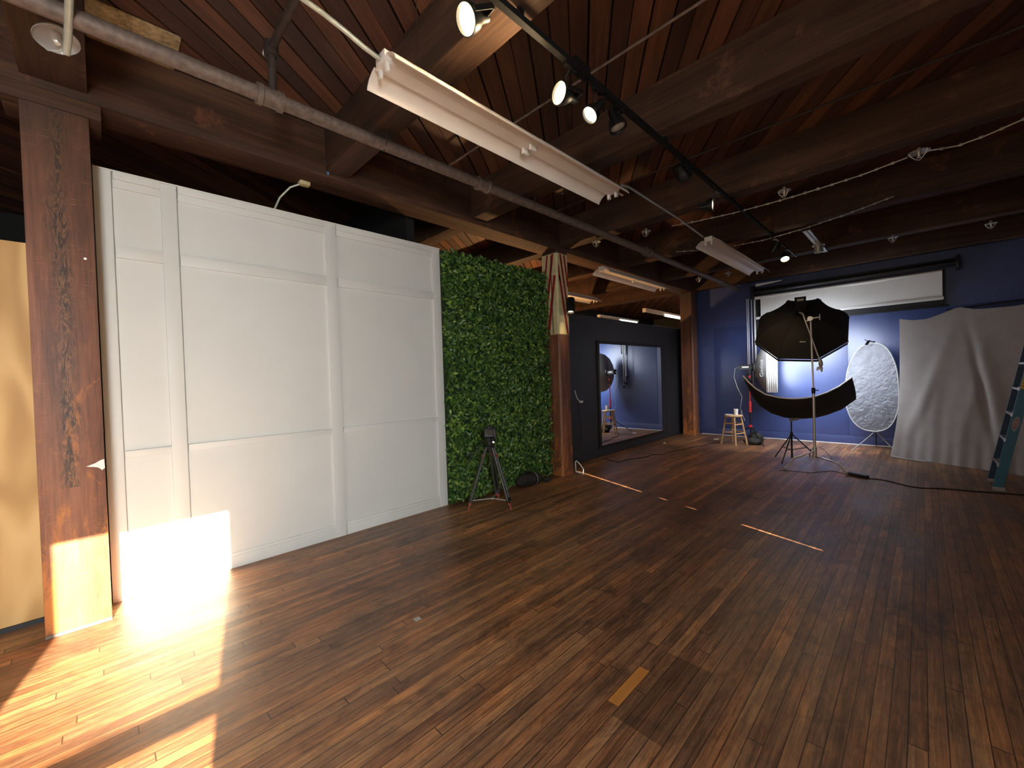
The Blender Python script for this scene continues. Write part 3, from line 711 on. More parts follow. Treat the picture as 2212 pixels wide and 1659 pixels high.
# ------------------------------------------------------------------ fluorescent fixtures
def fluoro(cx, y0, y1, z, label, w=0.165, seam=True, hang=True, tilt=0, sockets=True, mat=None, rod_to=3.797):
    mat = mat or M['enamel']
    t = thing('fluorescent_fixture', label, 'light fixture', (cx, (y0+y1)/2, z), 'hanging fluorescent fixtures')
    prof = [(-w, 0), (-w*0.97, 0.018), (-w*0.82, 0.048), (-w*0.60, 0.070), (-w*0.42, 0.080), (-0.062, 0.074), (-0.058, 0.060), (-0.045, 0.052), (0.045, 0.052), (0.058, 0.060), (0.062, 0.074), (w*0.42, 0.080), (w*0.60, 0.070), (w*0.82, 0.048), (w*0.97, 0.018), (w, 0)]
    ym = (y0+y1)/2
    ys = [y0, ym-0.002, ym+0.002, y1] if seam else [y0, y1]
    b = MB()
    def sect(a, c, s_): b.grid([[(cx+x*s_, y, z+h+0.001*(s_ > 1)) for x, h in prof] for y in (a, c)], 0.0025)
    if seam: sect(y0, ym, 1.0); sect(ym-0.02, y1, 1.012)
    else: sect(y0, y1, 1.0)
    b.build('reflector', mat, t, 25)
    MB().box(cx-0.052, cx+0.052, y0+0.01, y1-0.01, z+0.078, z+0.115, 0.003).build('housing', mat, t)
    for yy, s_ in ((y0, 1), (y1, -1)):
        MB().box(cx-0.05, cx+0.05, yy, yy+s_*0.012, z+0.055, z+0.118, 0.002).build('end_plate', mat, t)
        for sx in (-0.038, 0.038):
            MB().box(cx+sx-0.012, cx+sx+0.012, yy+s_*0.01, yy+s_*0.03, z+0.008, z+0.058, 0.004).build('tube_socket', M['whitep'], t)
    if seam:
        for sx in (-0.038, 0.038):
            MB().box(cx+sx-0.012, cx+sx+0.012, ym-0.03, ym+0.03, z+0.012, z+0.056, 0.004).build('tube_socket', M['whitep'], t)
    for yy in (y0+0.25, y1-0.25): MB().sweep([(cx, yy, z+0.11), (cx, yy, rod_to)], 0.003, 6).build('hanging_rod', M['iron2'], t)
    MB().box(cx+0.02, cx+0.04, y1-0.005, y1+0.12, z+0.058, z+0.066).build('latch_strip', mat, t)
    return t
fluoro(-2.10, 1.15, 3.58, 3.20, 'long white unlit fluorescent fixture hanging nearest, top centre')
fluoro(-2.02, 5.85, 8.35, 3.20, 'second white fluorescent fixture in front of the blue wall', seam=False)
fluoro(-3.79, 5.98, 8.30, 3.20, 'pinkish lit fluorescent fixture right of the striped post', rod_to=3.361)
fluoro(-5.42, 5.6, 8.30, 3.20, 'short visible yellowish fixture end just right of the clamp spotlight', seam=False)
def strip(cx, y0, y1, z, lit0, label):
    t = thing('strip_light', label, 'light fixture', (cx, (y0+y1)/2, z), 'strip lights over the black wall')
    MB().box(cx-0.05, cx+0.05, y0, y1, z+0.02, z+0.07, 0.004).build('housing', M['enamel'], t)
    MB().box(cx-0.05, cx+0.05, y0, y0+0.05, z-0.03, z+0.03, 0.004).build('tube_socket', M['enamel'], t)
    MB().sweep([(cx, lit0, z-0.01), (cx, y1-0.04, z-0.01)], 0.03, 12).build('lit_tube', M['tube'], t)
    MB().sweep([(cx, y0+0.05, z-0.01), (cx, lit0, z-0.01)], 0.018, 10).build('unlit_tube', M['whitep'], t)
    for yy in (y0+0.3, y1-0.3): MB().sweep([(cx, yy, z+0.07), (cx, yy, 3.797)], 0.003, 6).build('hanging_rod', M['iron2'], t)
    lamp('strip_glow', 'AREA', (cx, (lit0+y1)/2, z-0.05), (0, 0, -1), 14, (0.88, 1.0, 0.86), shape='RECTANGLE', size=0.06, size_y=y1-lit0)
strip(-6.32, 9.8, 11.98, 3.10, 10.95, 'left lit strip light seen over the black wall')
strip(-5.02, 9.9, 12.2, 3.10, 11.1, 'right lit strip light seen over the black wall beside the farthest post')
ds = thing('strip_light', 'dim unlit strip low between the two lit strip lights', 'light fixture', (-6.32, 14.1, 3.06), 'strip lights over the black wall')
MB().box(-6.35, -6.29, 13.0, 15.2, 3.06, 3.10, 0.005).build('housing', M['enamel_g'], ds)
for yy in (13.3, 14.9): MB().sweep([(-6.32, yy, 3.10), (-6.32, yy, 3.797)], 0.003, 6).build('hanging_rod', M['iron2'], ds)
# metal channel with a socket cup
mc = thing('metal_channel', 'short galvanised channel with a round cup bolted between the far beams', 'bracket', (-1.08, 7.4, 3.34))
MB().box(-1.13, -1.03, 6.77, 8.24, 3.345, 3.352).box(-1.13, -1.122, 6.77, 8.24, 3.345, 3.37).box(-1.038, -1.03, 6.77, 8.24, 3.345, 3.37).box(-1.085, -1.075, 6.77, 8.24, 3.335, 3.346).build('channel', M['galv'], mc)
MB().lathe((-1.08, 7.70, 3.345), (0, 0, -1), [(0, 0), (0, 0.08), (0.008, 0.08), (0.01, 0.06), (0.11, 0.055), (0.11, 0.045), (0.01, 0.04)], 20).build('cup', M['galv'], mc)

# ------------------------------------------------------------------ strings of small lamps
def lightstring(name, pts, label, spacing=0.115):
    t = thing(name, label, 'string lights', pts[0], 'light strings under the beams')
    P = [Vector(p) for p in pts]
    MB().sweep(P, 0.006, 6).build('cable', M['galv'], t)
    # small sockets along the cable
    acc = 0; n = 0
    for a, b_ in zip(P, P[1:]):
        ln = (b_-a).length; d_ = (b_-a)/ln
        s_ = spacing-acc
        while s_ < ln:
            c = a+d_*s_
            MB().obox(c, d_*0.012, Vector((0, 0, 0.010)), d_.cross(Vector((0, 0, 1)))*0.010, 0.003).build('lamp_socket', M['galv'], t)
            n += 1; s_ += spacing
        acc = ln-(s_-spacing)
lightstring('light_string', [(-2.201, 5.127, 3.34), (-1.96, 5.224, 3.345), (-1.534, 5.288, 3.34), (-1.245, 5.30, 3.34), (-0.947, 5.30, 3.34), (-0.686, 5.26, 3.335), (-0.392, 5.22, 3.335), (-0.07, 5.15, 3.35)], 'beaded string of tiny lamps along the beam, left part')
lightstring('light_string', [(0.03, 5.12, 3.35), (0.238, 5.161, 3.33), (0.388, 5.112, 3.33), (0.571, 5.023, 3.34), (0.9, 4.9, 3.38)], 'beaded string of tiny lamps continuing to the right edge')
lightstring('light_string', [(-2.647, 6.30, 3.35), (-2.336, 6.50, 3.34), (-2.082, 6.598, 3.33), (-1.56, 6.687, 3.33), (-1.051, 6.60, 3.34), (-0.66, 6.50, 3.36), (-0.2, 6.3, 3.38)], 'lower beaded string of tiny lamps crossing the second fixture')

# ------------------------------------------------------------------ roller shade, backdrop roller and chains at the blue wall
rs = thing('roller_shade', 'white roller shade partly lowered high on the blue wall', 'window shade', (-1.15, 10.13, 2.62))
MB().sweep([(-2.55, 10.10, 3.055), (0.26, 10.10, 3.055)], 0.035, 16).build('roller', M['paper'], rs)
P = []
for j in range(13):
    z = 3.05-j*(3.05-2.635)/12
    P.append([(-2.44+i*2.70/20, 10.075+0.006*math.sin(i*0.6+j*0.3), z) for i in range(21)])
MB().grid(P, 0.003).build('fabric', M['paper'], rs)
MB().box(-2.53, 0.275, 10.06, 10.09, 2.585, 2.64, 0.008).build('hem_bar', M['paper'], rs)
bk = thing('backdrop_roller', 'black backdrop tube mounted above the white roller shade', 'backdrop roller', (-1.1, 10.0, 3.2))
MB().sweep([(-2.58, 10.02, 3.165), (0.42, 10.02, 3.165)], 0.045, 18).build('tube', M['blackm'], bk)
MB().box(-2.60, -2.55, 9.97, 10.20, 3.02, 3.30, 0.006).build('bracket', M['blackm'], bk)
MB().box(0.42, 0.46, 9.97, 10.20, 3.06, 3.28, 0.006).build('bracket', M['blackm'], bk)
MB().box(-2.52, 0.4, 10.12, 10.20, 3.22, 3.26, 0.004).build('rear_tube', M['blackm'], bk)
P = [[(-2.52+i*0.06, 10.06+0.0*j, 3.35-0.055*j*(1-i/9.0)**0.6) for i in range(9)] for j in range(2)]
MB().grid(P, 0.003).build('paper_corner', M['paper'], bk)
wn_ = thing('window_ledge', 'dark ledge strip under the white roller shade', 'ledge', (-1.1, 10.2, 2.5))
MB().box(-2.52, 0.30, 10.205, 10.232, 2.50, 3.12).build('dark_frame', M['blackp'], wn_)
MB().box(-2.60, 0.34, 10.15, 10.232, 2.475, 2.50, 0.004).build('sill', M['blackp'], wn_)
ch = thing('pull_chain', 'white pull chains with black weights hanging left of the roller shade', 'chain', (-2.62, 10.05, 3.0))
for x, zz, y in ((-2.60, 1.12, 10.03), (-2.66, 1.22, 10.02), (-2.69, 1.38, 10.02)):
    MB().sweep([(x, y, 3.05), (x, y, zz+0.05)], 0.007, 6).build('chain', M['whitep'], ch)
    MB().lathe((x, y, zz), (0, 0, 1), [(0, 0), (0, 0.026), (0.04, 0.026), (0.06, 0.01), (0.06, 0)], 10).build('weight', M['blackp'], ch)
MB().box(-2.575, -2.545, 10.10, 10.13, 1.35, 3.05, 0.003).build('side_channel', M['whitep'], ch)
MB().box(-2.540, -2.500, 10.10, 10.16, 2.05, 3.05, 0.003).build('black_channel', M['blackp'], ch)

# ------------------------------------------------------------------ mirror
mr = thing('wall_mirror', 'large frameless mirror on the black wall reflecting the blue wall', 'mirror', (-4.18, 7.7, 0.1))
MIR_A = 0.0
g_ = MB().box(-4.176, -4.168, 6.461, 8.945, 0.197, 2.07).build('glass', M['mirror'], mr)
MB().box(-4.2, -4.176, 6.40, 9.0, 0.15, 2.13, 0.003).build('backing', M['blackp'], mr)
so = thing('wall_switch', 'small white switch plate on the black wall beside the striped post', 'switch', (-4.19, 5.85, 1.04))
MB().box(-4.2, -4.188, 5.83, 5.93, 1.025, 1.06, 0.003).build('plate', M['whitep'], so)
MB().sweep([(-4.185, 5.69, 1.25), (-4.18, 5.72, 1.16), (-4.185, 5.76, 1.10), (-4.185, 5.84, 1.045)], 0.007, 8).build('hook', M['whitep'], so)
tube('cable', [(-4.18, 5.77, 1.04), (-4.175, 5.84, 0.7), (-4.175, 5.86, 0.4), (-4.17, 5.80, 0.2), (-4.10, 5.70, 0.01)], 0.005, M['iron2'], 'thin dark cable hanging from the switch on the black wall', 'cable', 6)
wc = thing('white_cable', 'sunlit white cable loop at the foot of the striped post', 'cable', (-3.76, 5.13, 0))
MB().sweep([(-3.775, 5.10, 0.18), (-3.77, 5.12, 0.19), (-3.74, 5.17, 0.13), (-3.70, 5.19, 0.06), (-3.69, 5.17, 0.008), (-3.73, 5.13, 0.008), (-3.775, 5.10, 0.03), (-3.778, 5.10, 0.18)], 0.008, 8).build('loop', M['whitep'], wc)

# ------------------------------------------------------------------ floor cables and small things
r5 = 0.006
tube('floor_cable', [(-4.05, 6.30, r5), (-3.80, 6.2, r5), (-3.672, 6.183, r5), (-3.66, 6.30, r5), (-3.675, 6.414, r5), (-3.56, 6.7, r5), (-3.504, 6.908, r5), (-3.527, 7.087, r5), (-3.40, 7.20, r5), (-3.396, 7.314, r5), (-3.366, 7.686, r5), (-3.28, 7.95, r5), (-3.254, 8.214, r5), (-3.15, 8.5, r5), (-3.133, 8.783, r5), (-2.9, 9.2, r5), (-2.62, 9.3, r5)], r5, M['blackp'], 'thin black cable snaking over the floor in front of the mirror', 'cable', 6)
pc = thing('power_cable', 'black power cable with brick running right from the chrome stand foot', 'cable', (-0.63, 7.2, 0))
MB().sweep([(-0.54, 7.173, r5), (-0.42, 7.20, r5), (-0.321, 7.158, r5), (-0.15, 7.0, r5), (-0.024, 6.971, r5), (0.12, 7.06, r5), (0.249, 7.108, r5), (0.40, 7.12, r5), (0.50, 7.17, r5), (0.62, 7.20, r5), (0.82, 7.25, r5), (1.3, 7.2, r5)], r5, 6).build('lead', M['blackp'], pc)
MB().obox((-0.635, 7.235, 0.022), (0.105, -0.055, 0), (0.016, 0.03, 0), (0, 0, 0.018), 0.006).build('power_brick', M['blackp'], pc)
tube('floor_cable', [(-1.5, 7.02, 0.005), (-1.422, 7.083, 0.005), (-1.148, 7.109, 0.005), (-1.0, 7.32, 0.005), (-0.927, 7.42, 0.005), (-0.752, 7.271, 0.005)], 0.004, M['iron2'], 'thin cable on the floor in front of the chrome stand', 'cable', 6)
tube('floor_cable', [(-1.38, 9.5, 0.005), (-1.28, 9.261, 0.005), (-1.091, 8.553, 0.005), (-1.022, 8.144, 0.005), (-1.15, 8.3, 0.005)], 0.004, M['iron2'], 'short dark cable behind the chrome stand leg', 'cable', 6)
tag(MB().box(-3.24, -3.15, 9.42, 9.47, 0.0, 0.018, 0.006).build('plug_adapter', M['whitep']), 'small white adapter lying on the floor left of the stool', 'adapter')
tag(MB().sweep([(-3.93, 8.42, 0.004), (-3.90, 8.46, 0.012), (-3.87, 8.44, 0.004), (-3.90, 8.40, 0.004)], 0.006, 6).build('crumpled_tape', M['whitep']), 'scrap of pale crumpled tape on the floor below the mirror end', 'tape')
tag(MB().face([(-1.86, 1.50, 0.0015), (-1.80, 1.49, 0.0015), (-1.79, 1.53, 0.0015), (-1.84, 1.55, 0.0015)]) and MB().box(-2.285, -2.245, 1.335, 1.375, 0, 0.002).build('paint_chip', M['enamel_g']), 'small pale paint chip on the near floor boards', 'paint chip')

# ------------------------------------------------------------------ stool
sx, sy = -2.72, 9.04
stl = thing('bar_stool', 'round maple wood stool standing before the blue wall', 'stool', (sx, sy, 0))
MB().lathe((sx, sy, 0), (0, 0, 1), [(0.565, 0), (0.565, 0.150), (0.572, 0.163), (0.588, 0.168), (0.598, 0.160), (0.602, 0.145), (0.600, 0)], 32).build('seat', M['maple'], stl)
rotS = 0.42
legs = []
for k in range(4):
    a = rotS+k*PI/2
    e = Vector((math.cos(a), math.sin(a), 0))
    top = Vector((sx, sy, 0.57))+e*0.135; bot = Vector((sx, sy, 0.0))+e*0.235
    legs.append((bot, top))
    MB().rod(bot, top, 0.019, 0.017, 4 if False else 12).build('leg', M['maple'], stl)
for h1, h2 in ((0.235, 0.235), (0.415, 0.415)):
    for k in range(4):
        b0, t0 = legs[k]; b1, t1 = legs[(k+1) % 4]
        h = h1 if k % 2 else h2+0.02
        MB().rod(b0.lerp(t0, h/0.57), b1.lerp(t1, h/0.57), 0.012).build('rung', M['maple'], stl)
cup = thing('paper_cup', 'white cup with a dark straw standing on the stool', 'cup', (-2.68, 9.06, 0.602))
MB().lathe((-2.67, 9.05, 0.602), (0, 0, 1), [(0, 0), (0, 0.034), (0.12, 0.04), (0.12, 0.037), (0.006, 0.031), (0.006, 0)], 20).build('body', M['whitep'], cup)
MB().sweep([(-2.67, 9.05, 0.63), (-2.675, 9.05, 0.79)], 0.004, 6).build('straw', M['iron2'], cup)
tag(MB().lathe((-2.79, 8.97, 0.603), (0, 0, 1), [(0, 0), (0, 0.055), (0.008, 0.075), (0.010, 0.075), (0.004, 0.05), (0.003, 0)], 24).build('plate', M['whitep']), 'small white plate on the stool beside the cup', 'plate')
tag(MB().rod((-2.60, 9.10, 0.603), (-2.575, 9.11, 0.69), 0.005).build('brush', M['galv']), 'thin pale brush leaning at the right of the cup on the stool', 'brush')

# ------------------------------------------------------------------ stands
def tripod_base(b_mb, c, feet, ztop, zmid, r=0.010):
    for f in feet:
        b_mb.append((Vector(f), Vector((c[0], c[1], ztop))))
def light_stand(t, c, feet, hub, spread, poles, mat, mat2=None, r=0.011):
    """feet: points; hub: height where the legs meet; spread: height of the lower brace collar"""
    for f in feet:
        f = Vector(f); h = Vector((c[0], c[1], hub))
        MB().rod(f+Vector((0, 0, 0.008)), h, r*0.85).build('leg', mat, t)
        MB().rod(Vector((c[0], c[1], spread)), f.lerp(h, 0.45), r*0.6).build('brace', mat, t)
    for z0, z1, rr, m_ in poles:
        MB().rod((c[0], c[1], z0), (c[0], c[1], z1), rr).build('pole', m_ or mat, t)
    MB().lathe((c[0], c[1], hub-0.03), (0, 0, 1), [(0, 0), (0, r*2), (0.06, r*2), (0.06, 0)], 12).build('collar', mat2 or mat, t)

# softbox on the red collared stand, facing along the blue wall
c2 = (-2.52, 9.45)
rd = thing('light_stand', 'black stand with red collars behind the stool carrying the side softbox', 'light stand', (c2[0], c2[1], 0))
light_stand(rd, c2, [(-2.20, 9.10, 0), (-2.98, 9.72, 0), (-2.40, 9.95, 0)], 0.34, 0.10, [(0.06, 0.75, 0.016, None), (0.75, 1.25, 0.012, M['redp']), (1.25, 1.50, 0.010, None)], M['blackm'], M['red'])
for z0, z1, rr in ((0.63, 0.86, 0.026), (1.34, 1.40, 0.022), (0.325, 0.355, 0.036)):
    n_ = 5 if z1-z0 > 0.1 else 1
    for k in range(n_):
        a = z0+(z1-z0)*k/n_; b_ = z0+(z1-z0)*(k+0.8)/n_
        MB().lathe((c2[0], c2[1], a), (0, 0, 1), [(0, 0), (0, rr), (b_-a, rr), (b_-a, 0)], 12).build('red_collar', M['red'], rd)
sb = thing('softbox', 'grey dome softbox facing right along the blue wall, brightly lit front', 'softbox', (-2.4, 9.5, 1.55))
ax = Vector((0.95, 0.20, -0.02)).normalized()
hc = Vector((-2.45, 9.47, 1.56))
rim = 0.52
u = ax.cross(Vector((0, 0, 1))).normalized(); w = u.cross(ax)
def octo(c, r, rot=PI/8, n=8): return [c+u*math.cos(rot+k*2*PI/n)*r+w*math.sin(rot+k*2*PI/n)*r for k in range(n)]
prof = [(0.02, 0.07), (0.06, 0.20), (0.12, 0.35), (0.19, 0.46), (0.24, rim)]
rows = [octo(hc+ax*d_, r_, n=16) for d_, r_ in prof]; rows = [r_+[r_[0]] for r_ in rows]
MB().grid(rows, 0.004).build('dome', M['dome'], sb, 50)
rows = [octo(hc+ax*d_, rim*k_, n=16) for d_, k_ in ((0.24, 1.0), (0.32, 1.0), (0.42, 1.0))]; rows = [r_+[r_[0]] for r_ in rows]
MB().grid(rows, 0.003).build('grid_lip', M['diff2'], sb, 50)
b = MB()
for k in range(5):
    zz = (0.255+k*0.035)
    pr = octo(hc+ax*zz, rim+0.004, n=16); b.sweep(pr+[pr[0]], 0.006, 4)
b.build('lip_stitching', M['enamel_g'], sb)
df = octo(hc+ax*0.27, rim*0.985, n=16)
b = MB(); b.face(df); b.build('diffuser', M['diff'], sb)
FT = bpy.data.fonts[0] if bpy.data.fonts else None
def text_mesh(name, s, size, mat, parent, loc, xdir, ydir, ext=0.001):
    cu = bpy.data.curves.new(name, 'FONT'); cu.body = s; cu.size = size; cu.extrude = ext; cu.align_x = 'CENTER'; cu.align_y = 'CENTER'
    o = bpy.data.objects.new(name+'_t', cu); C.objects.link(o)
    dg = bpy.context.evaluated_depsgraph_get(); me = bpy.data.meshes.new_from_object(o.evaluated_get(dg))
    bpy.data.objects.remove(o)
    xd = Vector(xdir).normalized(); yd = Vector(ydir).normalized(); zd = xd.cross(yd)
    mt = Matrix(((xd.x, yd.x, zd.x, loc[0]), (xd.y, yd.y, zd.y, loc[1]), (xd.z, yd.z, zd.z, loc[2]), (0, 0, 0, 1)))
    me.transform(Matrix.Translation(-root(parent).location) @ mt)
    me.materials.clear(); me.materials.append(mat)
    o2 = bpy.data.objects.new(name, me); C.objects.link(o2); o2.parent = parent
    return o2
# lettering runs up the dome side that faces the room
n_out = (-u*1.0)
sidec = hc+ax*0.175+(u if u.y < 0 else -u)*0.475
text_mesh('lettering', 'Godox', 0.12, M['whitep'], sb, sidec+Vector((-0.012, -0.02, -0.03)), (0, 0, 1), (-0.82, 0.55, 0))
st_ = thing('studio_strobe', 'black strobe head plugged into the back of the side softbox', 'strobe', (-2.58, 9.45, 1.56))
MB().obox(hc-ax*0.13, ax*0.13, u*0.045, w*0.05, 0.012).build('body', M['blackp'], st_)
MB().obox(hc-ax*0.14-u*0.046, ax*0.06, u*0.002, w*0.012).obox(hc-ax*0.14+u*0.046, ax*0.06, u*0.002, w*0.012).build('side_stripe', M['whitep'], st_)
MB().lathe(hc-ax*0.02, ax, [(0, 0.05), (0, 0.075), (0.03, 0.085), (0.04, 0.06)], 20).build('mount_ring', M['blackp'], st_)
MB().sweep([hc-ax*0.25+w*0.05, hc-ax*0.27+w*0.09, hc-ax*0.25+w*0.11], 0.006, 6).build('handle', M['blackp'], st_)
MB().obox(hc-ax*0.08-w*0.07, ax*0.02, u*0.012, w*0.03).build('stand_bracket', M['blackp'], st_)
MB().sweep([hc-ax*0.26, hc-ax*0.33-w*0.03, hc-ax*0.35-w*0.2, (-2.74, 9.40, 1.15), (-2.66, 9.42, 0.95), (-2.70, 9.43, 0.7), (-2.62, 9.44, 0.45)], 0.005, 6).build('cord', M['conduit'], st_)
lamp('softbox_light', 'AREA', hc+ax*0.44, ax, 26, (0.82, 0.90, 1.0), shape='DISK', size=0.95)
bag = thing('sand_bag', 'black sandbag slumped at the foot of the red collared stand', 'bag', (-2.40, 9.32, 0))
def blob(cx, cy, cz, rx, ry, rz, seed, jit=0.12, n=18, m=10, flat=0.0):
    rr = random.Random(seed); b = MB(); rows = []
    ph = [rr.uniform(0, 6) for _ in range(6)]
    for i in range(m+1):
        th = PI*i/m; row = []
        for j in range(n):
            a = 2*PI*j/n
            k = 1+jit*(math.sin(3*a+ph[0]+th*2)*0.5+math.sin(5*a+ph[1]-th*3)*0.3+math.sin(2*th+ph[2])*0.3)
            z = cz+rz*math.cos(th)*k
            row.append((cx+rx*math.sin(th)*math.cos(a)*k, cy+ry*math.sin(th)*math.sin(a)*k, max(flat, z)))
        rows.append(row+[row[0]])
    b.grid(rows); bmesh.ops.remove_doubles(b.bm, verts=b.bm.verts, dist=1e-4); return b
blob(-2.42, 9.22, 0.06, 0.17, 0.09, 0.07, 4, 0.25).build('lobe', M['blackf'], bag, 60)
blob(-2.40, 9.36, 0.10, 0.14, 0.10, 0.12, 9, 0.25).build('lobe', M['blackf'], bag, 60)
MB().sweep([(-2.45, 9.28, 0.14), (-2.44, 9.30, 0.24), (-2.38, 9.33, 0.25), (-2.36, 9.34, 0.18)], 0.012, 6).build('strap', M['blackp'], bag)

# chrome C-stand with boom
cb_ = (-1.205, 7.865)
cs = thing('chrome_stand', 'tall chrome stand with two bent visible legs carrying the octagonal softbox', 'light stand', (cb_[0], cb_[1], 0))
MB().rod((cb_[0], cb_[1], 0.10), (cb_[0], cb_[1], 1.16), 0.018).build('lower_pole', M['chrome'], cs)
MB().rod((cb_[0], cb_[1], 1.14), (-1.225, 7.875, 2.29), 0.013).build('upper_pole', M['chrome'], cs)
MB().lathe((cb_[0], cb_[1], 1.10), (0, 0, 1), [(0, 0), (0, 0.026), (0.09, 0.026), (0.09, 0)], 14).build('collar', M['blackm'], cs)
MB().rod((cb_[0], cb_[1], 1.15), (cb_[0]+0.07, cb_[1]+0.0, 1.15), 0.008).build('tee_knob', M['blackm'], cs)
MB().lathe((cb_[0], cb_[1], 0.08), (0, 0, 1), [(0, 0), (0, 0.03), (0.18, 0.03), (0.18, 0)], 14).build('leg_hub', M['chrome'], cs)
for pts in ([(0, 0, 0.20), (-0.06, -0.56, 0.21), (-0.16, -0.64, 0.17), (-0.265, -0.735, 0.012)],
            [(0, 0, 0.12), (0.30, -0.42, 0.13), (0.36, -0.50, 0.11), (0.465, -0.61, 0.012)],
            [(0, 0, 0.15), (-0.10, 0.42, 0.16), (-0.14, 0.55, 0.12), (-0.18, 0.70, 0.012)]):
    P = [Vector((cb_[0]+x, cb_[1]+y, z)) for x, y, z in pts]
    P2 = [P[0]]
    for i in range(1, len(P)-1): P2 += [P[i].lerp(P[i-1], 0.18), P[i], P[i].lerp(P[i+1], 0.18)]
    P2.append(P[-1])
    lg_ = MB().sweep(P2, 0.0125, 10).build('leg', M['chrome'], cs)
    MB().sweep([P2[-2].lerp(P2[-1], 0.85), P2[-1]], 0.0145, 10).build('foot_tip', M['enamel_g'], lg_)
# grip head with knobs, boom arm, hanging knuckle
gh = Vector((-1.225, 7.875, 2.27))
MB().lathe(gh-Vector((0, 0.045, 0)), (0, 1, 0), [(0, 0), (0, 0.036), (0.03, 0.038), (0.05, 0.030), (0.085, 0.036), (0.085, 0)], 16).build('grip_head', M['chrome'], cs)
MB().rod(gh+Vector((-0.02, -0.02, 0.0)), gh+Vector((0.12, -0.02, 0.01)), 0.010).rod(gh+Vector((0.12, -0.02, -0.035)), gh+Vector((0.12, -0.02, 0.055)), 0.009).build('tee_handle', M['chrome'], cs)
MB().rod(gh+Vector((-0.07, 0, -0.035)), gh+Vector((-0.02, 0, -0.02)), 0.010).build('tee_handle', M['chrome'], cs)
armA = Vector((-1.31, 7.80, 2.35)); armB = Vector((-1.12, 7.93, 1.59))
MB().rod(armA, armB, 0.010).build('boom_arm', M['chrome'], cs)
MB().sweep([armA, armA+Vector((-0.04, 0.05, 0.03)), (-1.41, 8.15, 2.42)], 0.014, 8).build('boom_tip', M['chrome'], cs)
MB().lathe(armB+Vector((0.0, 0.0, 0.02)), (0.1, -0.1, -1), [(-0.03, 0.012), (0, 0.026), (0.05, 0.032), (0.08, 0.026), (0.09, 0.015), (0.12, 0.022), (0.17, 0.012), (0.18, 0)], 12).obox(armB+Vector((-0.03, 0, -0.10)), (0.02, 0, 0.01), (0, 0.01, 0), (0.005, 0, 0.03), 0.004).build('hanging_clamp', M['galv'], cs)

# octagonal softbox
ob = thing('octagonal_softbox', 'large black octagonal softbox hung from the chrome stand, seen from behind', 'softbox', (-1.42, 8.4, 2.2))
oax = Vector((-0.14, 0.74, -0.62)).normalized()
apex = Vector((-1.415, 8.23, 2.43))
ou = oax.cross(Vector((0, 0, 1))).normalized(); ow = ou.cross(oax)
def oc(d_, r_, rot=0.30, n=8, sub=4, sag=0.06):
    out = []
    for k in range(n):
        a0, a1 = rot+k*2*PI/n, rot+(k+1)*2*PI/n
        p0 = apex+oax*d_+ou*math.cos(a0)*r_+ow*math.sin(a0)*r_; p1 = apex+oax*d_+ou*math.cos(a1)*r_+ow*math.sin(a1)*r_
        for q in range(sub):
            f_ = q/sub; p = p0.lerp(p1, f_); mid_ = apex+oax*d_
            p = p+(mid_-p)*sag*math.sin(PI*f_)*(1 if d_ < 0.44 else 0)
            out.append(p)
    return out+[out[0]]
RO = 0.70
prof = [(0.0, 0.07), (0.035, 0.22), (0.10, 0.40), (0.19, 0.545), (0.31, 0.645), (0.44, RO)]
MB().grid([oc(d_, r_) for d_, r_ in prof], 0.004).build('dome', M['blackf'], ob, 30)
b = MB()
for k in range(8):
    a = 0.30+k*2*PI/8
    b.sweep([apex+oax*(d_-0.004)+(ou*math.cos(a)+ow*math.sin(a))*(r_+0.004) for d_, r_ in prof], 0.006, 6)
b.build('rib_seam', M['blackp'], ob)
MB().grid([oc(0.45, RO), oc(0.50, RO*1.0)], 0.003).build('front_lip', M['blackf'], ob, 30)
fr = [apex+oax*0.44+(ou*math.cos(0.30+k*PI/4)+ow*math.sin(0.30+k*PI/4))*(RO*0.97) for k in range(8)]
b = MB(); b.face(fr); b.build('front_diffuser', M['diff'], ob)
lamp('octagonal_softbox_light', 'AREA', apex+oax*0.50, oax, 46, (0.84, 0.90, 1.0), shape='DISK', size=1.25, spread=math.radians(128))
MB().lathe(apex-oax*0.02, oax, [(-0.01, 0.05), (-0.01, 0.085), (0.03, 0.09), (0.04, 0.07)], 20).build('speed_ring', M['blackp'], ob)
lab = apex+oax*0.19+ou*0.02-ow*0.50
b = MB(); b.obox(lab+ow*0.02, ou*0.04, ow*0.025, oax*0.002)
b.build('white_label', M['enamel_g'], ob)
ss = thing('studio_strobe', 'black strobe head with white handle on top of the octagonal softbox', 'strobe', (-1.5, 8.8, 2.6))
hb = apex-oax*0.14
MB().obox(hb, oax*0.13, ou*0.065, ow*0.065, 0.012).build('body', M['blackp'], ss)
hw_ = hb-oax*0.13
MB().sweep([hw_+ou*0.06, hw_+ou*0.065-oax*0.06, hw_-ou*0.065-oax*0.06, hw_-ou*0.06], 0.008, 8).build('handle', M['blackp'], ss)
MB().obox(hw_-oax*0.006, oax*0.008, ou*0.045, ow*0.018).build('display', M['whitep'], ss)

